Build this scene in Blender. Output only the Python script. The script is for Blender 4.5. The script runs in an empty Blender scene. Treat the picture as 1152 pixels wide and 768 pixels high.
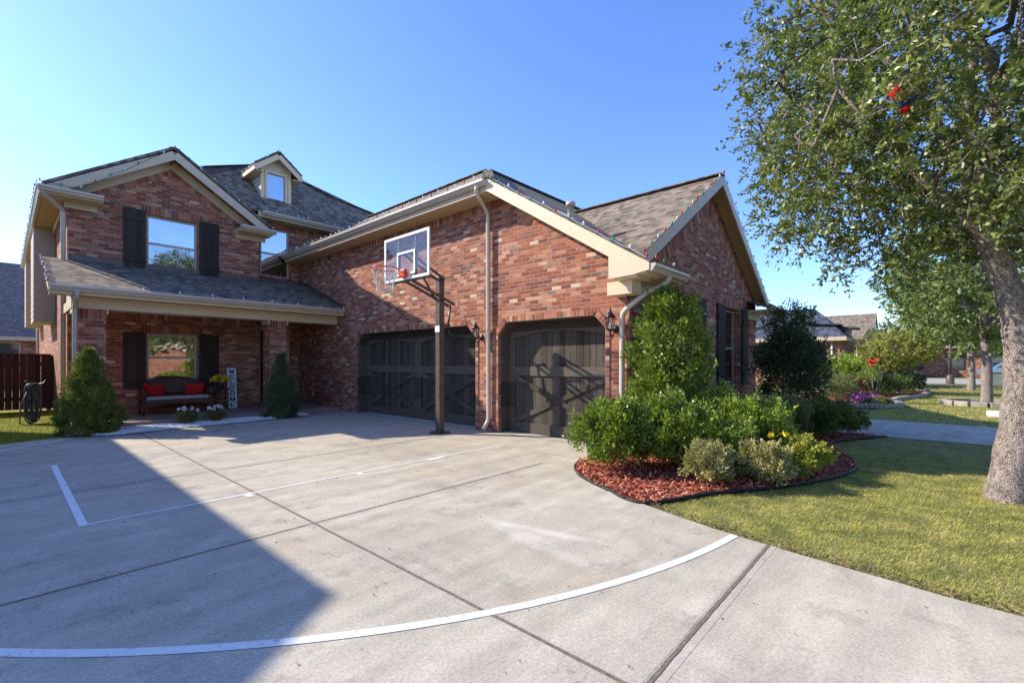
import bpy, bmesh, math, random
import numpy as np
from mathutils import Vector, Matrix
from mathutils.geometry import tessellate_polygon
random.seed(7); RNG = np.random.default_rng(7)
SC = bpy.context.scene
COL = SC.collection
ORI = {}            # world origin of every object

# ------------------------------------------------------------------ materials
def newmat(name):
    m = bpy.data.materials.new(name); m.use_nodes = True
    nt = m.node_tree; nt.nodes.clear()
    out = nt.nodes.new('ShaderNodeOutputMaterial'); b = nt.nodes.new('ShaderNodeBsdfPrincipled')
    nt.links.new(b.outputs[0], out.inputs[0])
    return m, nt, b, out
def N(nt, t, **kw):
    n = nt.nodes.new(t)
    for k, v in kw.items(): setattr(n, k, v)
    return n
def MATH(nt, op, a, b=None, c=None):
    n = nt.nodes.new('ShaderNodeMath'); n.operation = op
    for i, v in enumerate((a, b, c)):
        if v is None: continue
        if isinstance(v, (int, float)): n.inputs[i].default_value = v
        else: nt.links.new(v, n.inputs[i])
    return n.outputs[0]
def RAMP(nt, fac, stops, const=False):
    n = nt.nodes.new('ShaderNodeValToRGB'); cr = n.color_ramp
    if const: cr.interpolation = 'CONSTANT'
    while len(cr.elements) < len(stops): cr.elements.new(0.5)
    for e, (p, c) in zip(cr.elements, stops):
        e.position = p; e.color = (*c, 1)
    if fac is not None: nt.links.new(fac, n.inputs[0])
    return n.outputs[0]
def MIX(nt, fac, a, b, mode='MIX'):
    n = nt.nodes.new('ShaderNodeMix'); n.data_type = 'RGBA'; n.blend_type = mode
    for i, v in ((0, fac), (6, a), (7, b)):
        if isinstance(v, (int, float)): n.inputs[i].default_value = v
        elif isinstance(v, tuple): n.inputs[i].default_value = (*v, 1)
        else: nt.links.new(v, n.inputs[i])
    return n.outputs[2]
def NOISE(nt, vec, scale, detail=3, rough=.55, dim='3D'):
    n = nt.nodes.new('ShaderNodeTexNoise'); n.inputs['Scale'].default_value = scale
    n.inputs['Detail'].default_value = detail; n.inputs['Roughness'].default_value = rough
    if vec is not None: nt.links.new(vec, n.inputs['Vector'])
    return n.outputs[0]
def BUMP(nt, h, b, strength=.5, dist=.01):
    n = nt.nodes.new('ShaderNodeBump'); n.inputs['Strength'].default_value = strength
    n.inputs['Distance'].default_value = dist
    nt.links.new(h, n.inputs['Height']); nt.links.new(n.outputs[0], b.inputs['Normal'])
def UV(nt):
    t = nt.nodes.new('ShaderNodeUVMap'); t.uv_map = 'UVMap'
    s = nt.nodes.new('ShaderNodeSeparateXYZ'); nt.links.new(t.outputs[0], s.inputs[0])
    return t.outputs[0], s.outputs[0], s.outputs[1]
def POS(nt): return nt.nodes.new('ShaderNodeNewGeometry').outputs['Position']
def MAPR(nt, v, a, b, c=0., d=1.):
    n = nt.nodes.new('ShaderNodeMapRange'); nt.links.new(v, n.inputs[0])
    for i, x in zip((1, 2, 3, 4), (a, b, c, d)): n.inputs[i].default_value = x
    return n.outputs[0]

def plain(name, col, rough=.6, metal=0, var=.12, scale=6, spec=.4, bump=0):
    m, nt, b, o = newmat(name)
    n = NOISE(nt, POS(nt), scale, 4)
    c2 = tuple(max(0, x*(1-var)) for x in col); c1 = tuple(min(1, x*(1+var)) for x in col)
    nt.links.new(RAMP(nt, n, [(.3, c2), (.7, c1)]), b.inputs['Base Color'])
    b.inputs['Roughness'].default_value = rough; b.inputs['Metallic'].default_value = metal
    b.inputs['Specular IOR Level'].default_value = spec
    if bump: BUMP(nt, NOISE(nt, POS(nt), scale*8, 3), b, bump, .003)
    return m

def brick_mat(name, BW=.205, BH=.0685, soldier=False, tint=1.0):
    m, nt, b, o = newmat(name)
    uv, u, v = UV(nt)
    if soldier: BW, BH = .0705, .205
    rv = MATH(nt, 'DIVIDE', v, BH); row = MATH(nt, 'FLOOR', rv); fv = MATH(nt, 'FRACT', rv)
    off = MATH(nt, 'MULTIPLY', MATH(nt, 'MODULO', MATH(nt, 'ABSOLUTE', row), 2.0), .5 if not soldier else 0.)
    ru = MATH(nt, 'ADD', MATH(nt, 'DIVIDE', u, BW), off); cl = MATH(nt, 'FLOOR', ru); fu = MATH(nt, 'FRACT', ru)
    cx = nt.nodes.new('ShaderNodeCombineXYZ'); nt.links.new(cl, cx.inputs[0]); nt.links.new(row, cx.inputs[1])
    wn = N(nt, 'ShaderNodeTexWhiteNoise', noise_dimensions='3D'); nt.links.new(cx.outputs[0], wn.inputs['Vector'])
    cx2 = nt.nodes.new('ShaderNodeCombineXYZ'); nt.links.new(cl, cx2.inputs[0]); nt.links.new(row, cx2.inputs[1]); cx2.inputs[2].default_value = 7.3
    wn2 = N(nt, 'ShaderNodeTexWhiteNoise', noise_dimensions='3D'); nt.links.new(cx2.outputs[0], wn2.inputs['Vector'])
    r = wn.outputs['Value']; r2 = wn2.outputs['Value']
    cols = [(0, (0.348, 0.108, 0.055)), (0.16, (0.273, 0.075, 0.04)), (0.32, (0.429, 0.16, 0.085)), (0.46, (0.313, 0.094, 0.052)), (0.58, (0.22, 0.062, 0.038)), (0.68, (0.499, 0.22, 0.123)), (0.78, (0.17, 0.068, 0.048)), (0.86, (0.406, 0.127, 0.063)), (0.93, (0.545, 0.297, 0.18)), (0.98, (0.65, 0.462, 0.304))]
    base = RAMP(nt, r, [(p, tuple(x*tint for x in c)) for p, c in cols], True)
    # whitewash smears sit in clumps over the wall
    cl1 = NOISE(nt, uv, 1.3, 3); sm = NOISE(nt, uv, 14, 4, .65)
    w = MATH(nt, 'MULTIPLY', MAPR(nt, MATH(nt, 'ADD', MATH(nt, 'MULTIPLY', cl1, .55), MATH(nt, 'MULTIPLY', r2, .55)), .66, .78),
             MAPR(nt, sm, .38, .60))
    c = MIX(nt, MATH(nt, 'MULTIPLY', w, .42), base, (.58, .44, .35))
    g = NOISE(nt, uv, 60, 3, .6)
    c = MIX(nt, .35, c, RAMP(nt, g, [(.3, (.35, .35, .35)), (.7, (1.3, 1.3, 1.3))]), 'MULTIPLY')
    mw, mh = (.05, .15) if not soldier else (.15, .05)
    eu = MATH(nt, 'MINIMUM', MATH(nt, 'SUBTRACT', fu, 0), MATH(nt, 'SUBTRACT', 1.0, fu))
    ev = MATH(nt, 'MINIMUM', MATH(nt, 'SUBTRACT', fv, 0), MATH(nt, 'SUBTRACT', 1.0, fv))
    bu = MAPR(nt, eu, mw*.35, mw*.65); bv = MAPR(nt, ev, mh*.35, mh*.65)
    bm = MATH(nt, 'MULTIPLY', bu, bv)
    c = MIX(nt, bm, (.34, .27, .22), c)
    nt.links.new(c, b.inputs['Base Color']); b.inputs['Roughness'].default_value = .88
    b.inputs['Specular IOR Level'].default_value = .25
    h = MATH(nt, 'ADD', MATH(nt, 'MULTIPLY', bm, MATH(nt, 'ADD', .75, MATH(nt, 'MULTIPLY', r2, .4))), MATH(nt, 'MULTIPLY', g, .25))
    BUMP(nt, h, b, .75, .009)
    return m

def shingle_mat(name, dark, light):
    m, nt, b, o = newmat(name)
    uv, u, v = UV(nt)
    RH, TW = .145, .135
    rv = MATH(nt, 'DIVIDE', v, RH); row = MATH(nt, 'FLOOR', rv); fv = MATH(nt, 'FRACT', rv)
    wr = N(nt, 'ShaderNodeTexWhiteNoise', noise_dimensions='1D'); nt.links.new(row, wr.inputs['W'])
    ru = MATH(nt, 'ADD', MATH(nt, 'DIVIDE', u, TW), MATH(nt, 'MULTIPLY', wr.outputs['Value'], 9.))
    cl = MATH(nt, 'FLOOR', ru); fu = MATH(nt, 'FRACT', ru)
    cx = nt.nodes.new('ShaderNodeCombineXYZ'); nt.links.new(cl, cx.inputs[0]); nt.links.new(row, cx.inputs[1])
    wn = N(nt, 'ShaderNodeTexWhiteNoise', noise_dimensions='3D'); nt.links.new(cx.outputs[0], wn.inputs['Vector'])
    r = wn.outputs['Value']
    mid = tuple((a+c)/2 for a, c in zip(dark, light))
    base = RAMP(nt, r, [(0, dark), (.35, mid), (.75, light), (1, tuple(x*1.2 for x in light))])
    g = NOISE(nt, uv, 90, 2); g2 = NOISE(nt, uv, .8, 3)
    c = MIX(nt, .5, base, RAMP(nt, g, [(.3, (.5, .5, .5)), (.7, (1.4, 1.4, 1.4))]), 'MULTIPLY')
    c = MIX(nt, .5, c, RAMP(nt, g2, [(.3, (.7, .7, .7)), (.7, (1.25, 1.2, 1.15))]), 'MULTIPLY')
    c = MIX(nt, MAPR(nt, fv, .05, .16, .55, 0), c, (.04, .034, .03))  # course shadow painted into the colour along each row's lower edge
    nt.links.new(c, b.inputs['Base Color']); b.inputs['Roughness'].default_value = .92
    b.inputs['Specular IOR Level'].default_value = .2
    saw = MATH(nt, 'SUBTRACT', 1.0, fv)
    tab = MATH(nt, 'MULTIPLY', MATH(nt, 'GREATER_THAN', r, .5), .5)
    h = MATH(nt, 'ADD', MATH(nt, 'ADD', saw, tab), MATH(nt, 'MULTIPLY', g, .3))
    BUMP(nt, h, b, .8, .014)
    return m

def plank_mat(name, c1, c2, pw=.14, rough=.7, grain=1.0, vert=True):
    """stained boards; the board joints are modelled, the shade differs board by board"""
    m, nt, b, o = newmat(name)
    uv, u, v = UV(nt)
    a = u if vert else v
    cl = MATH(nt, 'FLOOR', MATH(nt, 'DIVIDE', a, pw))
    wn = N(nt, 'ShaderNodeTexWhiteNoise', noise_dimensions='1D'); nt.links.new(cl, wn.inputs['W'])
    mp = nt.nodes.new('ShaderNodeMapping'); nt.links.new(uv, mp.inputs[0])
    mp.inputs['Scale'].default_value = (26, 1.6, 1) if vert else (1.6, 26, 1)
    gr = NOISE(nt, mp.outputs[0], 2.2, 6, .65)
    f = MATH(nt, 'ADD', MATH(nt, 'MULTIPLY', gr, .75*grain), MATH(nt, 'MULTIPLY', wn.outputs['Value'], .35))
    c = RAMP(nt, f, [(.25, c1), (.75, c2)])
    kn = NOISE(nt, uv, 7, 2)
    c = MIX(nt, MAPR(nt, kn, .68, .76, 0, .6), c, tuple(x*1.9 for x in c2))
    nt.links.new(c, b.inputs['Base Color']); b.inputs['Roughness'].default_value = rough; b.inputs['Specular IOR Level'].default_value = .25
    BUMP(nt, gr, b, .5, .004)
    return m

def leaf_mat(name, cols, rough=.45, trans=.25, spec=.5, ns=3.2, na=.6):
    m, nt, b, o = newmat(name)
    g = nt.nodes.new('ShaderNodeNewGeometry')
    c = RAMP(nt, g.outputs['Random Per Island'], [(i/(len(cols)-1), c) for i, c in enumerate(cols)])
    n = NOISE(nt, g.outputs['Position'], ns, 3)
    c = MIX(nt, na, c, RAMP(nt, n, [(.38, (.55, .62, .6)), (.62, (1.4, 1.35, 1.15))]), 'MULTIPLY')
    nt.links.new(c, b.inputs['Base Color']); b.inputs['Roughness'].default_value = rough
    b.inputs['Specular IOR Level'].default_value = spec
    t = nt.nodes.new('ShaderNodeBsdfTranslucent'); nt.links.new(MIX(nt, 1.0, c, (1.3, 1.5, .6), 'MULTIPLY'), t.inputs[0])
    ms = nt.nodes.new('ShaderNodeMixShader'); ms.inputs[0].default_value = trans
    nt.links.new(b.outputs[0], ms.inputs[1]); nt.links.new(t.outputs[0], ms.inputs[2]); nt.links.new(ms.outputs[0], o.inputs[0])
    return m

def island_mat(name, cols, rough=.8, spec=.3):
    m, nt, b, o = newmat(name)
    g = nt.nodes.new('ShaderNodeNewGeometry')
    c = RAMP(nt, g.outputs['Random Per Island'], [(i/(len(cols)-1), c) for i, c in enumerate(cols)])
    nt.links.new(c, b.inputs['Base Color']); b.inputs['Roughness'].default_value = rough
    b.inputs['Specular IOR Level'].default_value = spec
    return m

def bark_mat(name, c1, c2, c3):
    m, nt, b, o = newmat(name)
    tc = nt.nodes.new('ShaderNodeTexCoord'); mp = nt.nodes.new('ShaderNodeMapping'); nt.links.new(tc.outputs['Object'], mp.inputs[0])
    mp.inputs['Scale'].default_value = (1, 1, .45)
    vo = N(nt, 'ShaderNodeTexVoronoi', feature='DISTANCE_TO_EDGE'); nt.links.new(mp.outputs[0], vo.inputs['Vector']); vo.inputs['Scale'].default_value = 95
    nz = NOISE(nt, mp.outputs[0], 30, 5, .7); nz2 = NOISE(nt, tc.outputs['Object'], 4, 3)
    f = MATH(nt, 'ADD', MATH(nt, 'MULTIPLY', MAPR(nt, vo.outputs['Distance'], 0, .18), .28), MATH(nt, 'MULTIPLY', nz, .72))
    c = RAMP(nt, f, [(.34, c1), (.5, c2), (.68, c3)])
    c = MIX(nt, .5, c, RAMP(nt, nz2, [(.3, (.7, .68, .66)), (.7, (1.25, 1.2, 1.15))]), 'MULTIPLY')
    nt.links.new(c, b.inputs['Base Color']); b.inputs['Roughness'].default_value = .9; b.inputs['Specular IOR Level'].default_value = .2
    BUMP(nt, f, b, 1.0, .02)
    return m

def glass_mat(name, base, refl=.55, rough=.02):
    m, nt, b, o = newmat(name)
    tr = nt.nodes.new('ShaderNodeBsdfTransparent'); tr.inputs[0].default_value = (*base, 1)
    gl = nt.nodes.new('ShaderNodeBsdfGlossy'); gl.inputs['Roughness'].default_value = rough; gl.inputs[0].default_value = (.95, .98, 1, 1)
    nz = NOISE(nt, POS(nt), 2.2, 2); bp = nt.nodes.new('ShaderNodeBump'); bp.inputs['Strength'].default_value = .06; bp.inputs['Distance'].default_value = .05
    nt.links.new(nz, bp.inputs['Height']); nt.links.new(bp.outputs[0], gl.inputs['Normal'])
    ms = nt.nodes.new('ShaderNodeMixShader'); ms.inputs[0].default_value = refl
    nt.links.new(tr.outputs[0], ms.inputs[1]); nt.links.new(gl.outputs[0], ms.inputs[2]); nt.links.new(ms.outputs[0], o.inputs[0])
    return m

def concrete_mat(name, c1, c2):
    m, nt, b, o = newmat(name)
    p = POS(nt)
    big = NOISE(nt, p, .55, 5, .6); med = NOISE(nt, p, 3.2, 5, .65); fine = NOISE(nt, p, 55, 3, .7); spk = NOISE(nt, p, 170, 1)
    mp = nt.nodes.new('ShaderNodeMapping'); nt.links.new(p, mp.inputs[0]); mp.inputs['Scale'].default_value = (.35, 3.5, 1); mp.inputs['Rotation'].default_value = (0, 0, .15)
    streak = NOISE(nt, mp.outputs[0], 1.6, 4, .6)
    f = MATH(nt, 'ADD', MATH(nt, 'ADD', MATH(nt, 'MULTIPLY', big, .35), MATH(nt, 'MULTIPLY', med, .35)), MATH(nt, 'MULTIPLY', streak, .3))
    c = RAMP(nt, f, [(.36, c1), (.50, tuple((a+d)/2 for a, d in zip(c1, c2))), (.62, c2)])
    c = MIX(nt, .75, c, RAMP(nt, fine, [(.3, (.68, .68, .69)), (.7, (1.26, 1.24, 1.22))]), 'MULTIPLY')
    c = MIX(nt, MAPR(nt, spk, .62, .72, 0, .65), c, tuple(x*.35 for x in c1))
    cr = N(nt, 'ShaderNodeTexVoronoi', feature='DISTANCE_TO_EDGE'); cr.inputs['Scale'].default_value = .42
    wv_ = nt.nodes.new('ShaderNodeVectorMath'); wv_.operation = 'ADD'; nt.links.new(p, wv_.inputs[0])
    nz_ = nt.nodes.new('ShaderNodeTexNoise'); nz_.inputs['Scale'].default_value = 2.5; nz_.inputs['Detail'].default_value = 6; nt.links.new(p, nz_.inputs['Vector']); nt.links.new(nz_.outputs['Color'], wv_.inputs[1]); nt.links.new(wv_.outputs[0], cr.inputs['Vector'])
    gate = MAPR(nt, NOISE(nt, p, .7, 2), .52, .60)
    c = MIX(nt, MATH(nt, 'MULTIPLY', MAPR(nt, cr.outputs['Distance'], .0012, .0035, .55, 0), gate), c, tuple(x*.35 for x in c1))
    # pale scoured streaks left where something was washed or dragged
    sp = nt.nodes.new('ShaderNodeSeparateXYZ'); nt.links.new(p, sp.inputs[0])
    for (cx_, cy_, sx_, sy_, sh) in ((2.78, 2.35, .11, .75, .20), (2.98, 2.35, .07, .62, -.22)):
        dy = MATH(nt, 'SUBTRACT', sp.outputs[1], cy_); dx = MATH(nt, 'SUBTRACT', MATH(nt, 'SUBTRACT', sp.outputs[0], cx_), MATH(nt, 'MULTIPLY', dy, sh))
        e = MATH(nt, 'ADD', MATH(nt, 'POWER', MATH(nt, 'ABSOLUTE', MATH(nt, 'DIVIDE', dx, sx_)), 2.0), MATH(nt, 'POWER', MATH(nt, 'ABSOLUTE', MATH(nt, 'DIVIDE', dy, sy_)), 2.0))
        c = MIX(nt, MATH(nt, 'MULTIPLY', MAPR(nt, e, 0, 1.1, .55, 0), MAPR(nt, med, .35, .6, .3, 1)), c, (.68, .62, .54))
    # orange soil wash in blotches, dark tyre-worn patches
    st = NOISE(nt, p, .9, 4, .7); c = MIX(nt, MAPR(nt, st, .53, .72, 0, .42), c, (.42, .30, .19))
    dk = NOISE(nt, p, 1.7, 5, .75); c = MIX(nt, MAPR(nt, dk, .55, .70, 0, .55), c, tuple(x*.55 for x in c1))
    nt.links.new(c, b.inputs['Base Color']); b.inputs['Roughness'].default_value = .88; b.inputs['Specular IOR Level'].default_value = .25
    BUMP(nt, MATH(nt, 'ADD', fine, MATH(nt, 'MULTIPLY', spk, .5)), b, .35, .004)
    return m

def ground_mat(name, stops, s1=2.0, s2=40., rough=.95, bump=.6):
    m, nt, b, o = newmat(name)
    p = POS(nt); f = MATH(nt, 'ADD', MATH(nt, 'MULTIPLY', NOISE(nt, p, s1, 5, .6), .55), MATH(nt, 'MULTIPLY', NOISE(nt, p, s2, 3, .7), .45))
    nt.links.new(RAMP(nt, f, stops), b.inputs['Base Color']); b.inputs['Roughness'].default_value = rough
    b.inputs['Specular IOR Level'].default_value = .15
    BUMP(nt, f, b, bump, .03)
    return m

def paint_mat(name, col, wear):
    m, nt, b, o = newmat(name)
    p = POS(nt); n = NOISE(nt, p, 38, 5, .75); n2 = NOISE(nt, p, 3, 3)
    f = MAPR(nt, MATH(nt, 'ADD', MATH(nt, 'MULTIPLY', n, .7), MATH(nt, 'MULTIPLY', n2, .3)), wear, wear+.07)
    nt.links.new(MIX(nt, f, col, (.46, .41, .35)), b.inputs['Base Color']); b.inputs['Roughness'].default_value = .75
    return m

M = {}
M['brick'] = brick_mat('brick'); M['soldier'] = brick_mat('upright brick', soldier=True)
M['brick_far'] = brick_mat('tan orange brick', tint=1.0)
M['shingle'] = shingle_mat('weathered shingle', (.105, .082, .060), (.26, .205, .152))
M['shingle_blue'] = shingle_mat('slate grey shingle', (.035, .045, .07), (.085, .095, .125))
M['trim'] = plain('tan painted trim', (.56, .45, .31), .5, var=.05)
M['trim_light'] = plain('pale tan trim', (.68, .53, .34), .5, var=.05)
M['soffit'] = plain('soffit board', (.60, .43, .23), .6, var=.06)
M['gutter'] = plain('tan metal gutter', (.56, .48, .38), .35, metal=.15, var=.05)
M['siding'] = plain('lap siding', (.50, .44, .36), .6, var=.05)
M['shutter'] = plank_mat('dark stained shutter', (.022, .016, .012), (.060, .044, .034), .14)
M['garage'] = plank_mat('weathered dark door boards', (.020, .014, .010), (.110, .086, .066), .138, .85)
M['garage_trim'] = plank_mat('dark door trim boards', (.022, .016, .012), (.130, .102, .078), .5, .85, vert=False)
M['fence'] = plank_mat('dark red brown fence', (.05, .015, .010), (.12, .038, .024), .14)
M['winframe'] = plain('beige window frame', (.50, .42, .35), .45, var=.03)
M['glass'] = glass_mat('window glass', (.6, .66, .7), .40)
M['glass_dark'] = glass_mat('screened glass', (.25, .28, .3), .34)
M['glass_side'] = glass_mat('side window glass', (.4, .4, .4), .42)
M['blind'] = plain('pale blinds', (.55, .55, .55), .7, var=.03)
M['dark'] = plain('dark interior', (.02, .018, .016), .9)
M['window_backing'] = plain('window_backing', (.35, .33, .30), .9)
M['blackmetal'] = plain('black metal', (.012, .012, .013), .4, var=.2)
M['pole'] = plain('dark bronze steel', (.12, .095, .075), .42, metal=.3, var=.25, scale=9)
M['steel'] = plain('scuffed steel', (.35, .33, .31), .4, metal=.7)
M['doorwood'] = plain('dark front door', (.012, .009, .008), .35)
M['concrete'] = concrete_mat('driveway concrete', (.345, .303, .235), (.575, .508, .40))
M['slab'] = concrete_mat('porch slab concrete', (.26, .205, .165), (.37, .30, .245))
M['joint'] = plain('expansion joint filler', (.17, .135, .10), .95, var=.4, scale=30)
M['paint'] = paint_mat('white court paint', (.74, .72, .69), .56)
M['paint_worn'] = paint_mat('worn white paint', (.62, .59, .56), .50)
M['asphalt'] = ground_mat('asphalt', [(.3, (.04, .04, .042)), (.7, (.075, .073, .07))], 1.5, 90)
M['road'] = ground_mat('pale concrete street', [(.3, (.30, .28, .26)), (.7, (.42, .39, .36))], 1.5, 60)
M['soil'] = ground_mat('lawn soil', [(.30, (.10, .09, .035)), (.47, (.20, .18, .065)), (.60, (.32, .26, .12)), (.72, (.42, .34, .19))], 1.6, 30)
M['soil_left'] = ground_mat('side lawn', [(.3, (.14, .15, .02)), (.7, (.32, .30, .05))], 1.2, 40)
M['mulchbase'] = ground_mat('mulch base', [(.3, (.06, .015, .01)), (.7, (.22, .055, .035))], 6, 60)
M['chips'] = island_mat('red wood chips', [(.15, .034, .018), (.40, .085, .045), (.54, .15, .08), (.66, .27, .17), (.28, .06, .033)])
M['pebble'] = island_mat('white pebbles', [(.50, .48, .45), (.80, .79, .76), (.66, .64, .61), (.86, .85, .83)], .6)
M['rubber'] = plain('black edging', (.02, .02, .022), .6)
M['stone'] = plain('pale edging stone', (.30, .26, .21), .85, var=.3, scale=5, bump=.5)
M['blade'] = leaf_mat('lawn blades', [(0.123, 0.158, 0.028), (0.234, 0.266, 0.049), (0.444, 0.381, 0.131), (0.185, 0.229, 0.038), (0.616, 0.52, 0.24), (0.333, 0.33, 0.066), (0.542, 0.457, 0.186), (0.246, 0.279, 0.054)], .6, .3, .2, 4., .8)
M['blade_l'] = leaf_mat('side lawn blades', [(.16, .19, .02), (.30, .30, .04), (.22, .24, .03)], .6, .3, .2, 7., .6)
M['oak'] = leaf_mat('oak leaves', [(0.077, 0.11, 0.026), (0.132, 0.171, 0.037), (0.209, 0.237, 0.063), (0.094, 0.132, 0.032), (0.297, 0.297, 0.116), (0.165, 0.198, 0.047)], .40, .25, .5, 4., .5)
M['oakfar'] = leaf_mat('far oak leaves', [(.12, .17, .06), (.20, .25, .09), (.28, .33, .14)], .5, .3, .3)
M['holly'] = leaf_mat('glossy holly leaves', [(0.09, 0.132, 0.021), (0.18, 0.231, 0.034), (0.3, 0.343, 0.063), (0.12, 0.172, 0.025), (0.225, 0.264, 0.046)], .36, .2, .55)
M['shrub'] = leaf_mat('bright shrub leaves', [(0.09, 0.145, 0.022), (0.195, 0.264, 0.038), (0.345, 0.396, 0.072), (0.12, 0.185, 0.026), (0.255, 0.317, 0.054)], .40, .22, .5)
M['shrub_lime'] = leaf_mat('lime shrub leaves', [(0.144, 0.207, 0.033), (0.312, 0.38, 0.066), (0.432, 0.483, 0.11), (0.12, 0.172, 0.033), (0.264, 0.322, 0.055)], .45, .3, .4)
M['nandina'] = leaf_mat('speckled shrub leaves', [(0.138, 0.206, 0.057), (0.442, 0.372, 0.173), (0.635, 0.482, 0.301), (0.221, 0.289, 0.071), (0.69, 0.4, 0.273), (0.124, 0.193, 0.043), (0.552, 0.497, 0.259)], .5, .25, .3)
M['nandina_y'] = leaf_mat('yellow green shrub leaves', [(0.13, 0.188, 0.033), (0.26, 0.312, 0.055), (0.169, 0.225, 0.044), (0.546, 0.45, 0.088), (0.117, 0.163, 0.033)], .5, .25, .3)
M['darkleaf'] = leaf_mat('dark evergreen leaves', [(0.032, 0.058, 0.022), (0.067, 0.101, 0.037), (0.113, 0.144, 0.055)], .42, .12, .5)
M['dull'] = leaf_mat('dull green leaves', [(0.096, 0.12, 0.05), (0.168, 0.192, 0.077), (0.24, 0.24, 0.11)], .5, .2, .3)
M['dark_shrub'] = leaf_mat('hedge leaves', [(0.063, 0.095, 0.024), (0.112, 0.162, 0.036), (0.182, 0.23, 0.06)], .42, .2, .4)
M['conifer'] = leaf_mat('conifer sprays', [(0.078, 0.112, 0.028), (0.143, 0.188, 0.039), (0.234, 0.263, 0.05), (0.117, 0.138, 0.039), (0.312, 0.312, 0.066)], .6, .18, .25)
M['conifer_b'] = leaf_mat('blue green conifer sprays', [(0.062, 0.096, 0.052), (0.106, 0.15, 0.075), (0.163, 0.204, 0.098)], .6, .15, .25)
M['autumn'] = leaf_mat('turning leaves', [(0.213, 0.25, 0.055), (0.325, 0.338, 0.077), (0.45, 0.312, 0.11), (0.25, 0.3, 0.066), (0.163, 0.225, 0.044)], .5, .3, .3)
M['fl_white'] = island_mat('white petals', [(.75, .74, .70), (.85, .83, .80)]); M['fl_yellow'] = island_mat('yellow petals', [(.75, .52, .02), (.85, .66, .05), (.70, .42, .02)])
M['fl_purple'] = island_mat('purple petals', [(.35, .05, .30), (.55, .15, .50), (.30, .06, .35)]); M['fl_red'] = island_mat('red petals', [(.55, .02, .02), (.70, .05, .04)])
M['fl_orange'] = island_mat('rusty leaves', [(.40, .12, .05), (.25, .12, .04), (.12, .14, .04), (.35, .18, .08)])
M['bark'] = bark_mat('grey oak bark', (.075, .058, .05), (.24, .19, .165), (.50, .42, .37))
M['wicker'] = plain('brown wicker', (.10, .048, .032), .55, var=.5, scale=60, bump=.8)
M['cushion'] = plain('pale patterned cushion', (.42, .40, .38), .9, var=.25, scale=25)
M['red'] = plain('red pillow fabric', (.55, .008, .010), .8, var=.15)
M['signwhite'] = plain('white painted board', (.80, .79, .77), .6, var=.05)
M['letter'] = plain('black lettering', (.015, .015, .015), .6)
M['acrylic'] = glass_mat('clear backboard', (.84, .87, .90), .045, .05)
M['white'] = plain('white paint', (.80, .80, .80), .45, var=.04)
M['orange'] = plain('orange red rim paint', (.62, .06, .018), .4, var=.1)
M['net'] = plain('white net cord', (.55, .52, .48), .9)
M['hose'] = plain('grey hose', (.07, .065, .07), .5, var=.5, scale=10); M['pot'] = plain('dark pot', (.05, .05, .045), .7)
M['b_red'] = plain('red bulb', (.65, .02, .02), .2); M['b_green'] = plain('green bulb', (.01, .28, .14), .2)
M['b_white'] = plain('white bulb', (.85, .86, .88), .2); M['cord'] = plain('white cord', (.60, .62, .60), .6); M['cord_g'] = plain('dark green cord', (.02, .06, .03), .6)
M['blue'] = plain('dark blue fabric', (.01, .03, .16), .5); M['lantern'] = glass_mat('lantern glass', (.8, .78, .7), .2, .1)
M['car'] = plain('light blue car paint', (.18, .30, .45), .25, metal=.3); M['tyre'] = plain('tyre', (.02, .02, .02), .8)
M['greybox'] = plain('grey utility box', (.16, .19, .17), .6)

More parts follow.
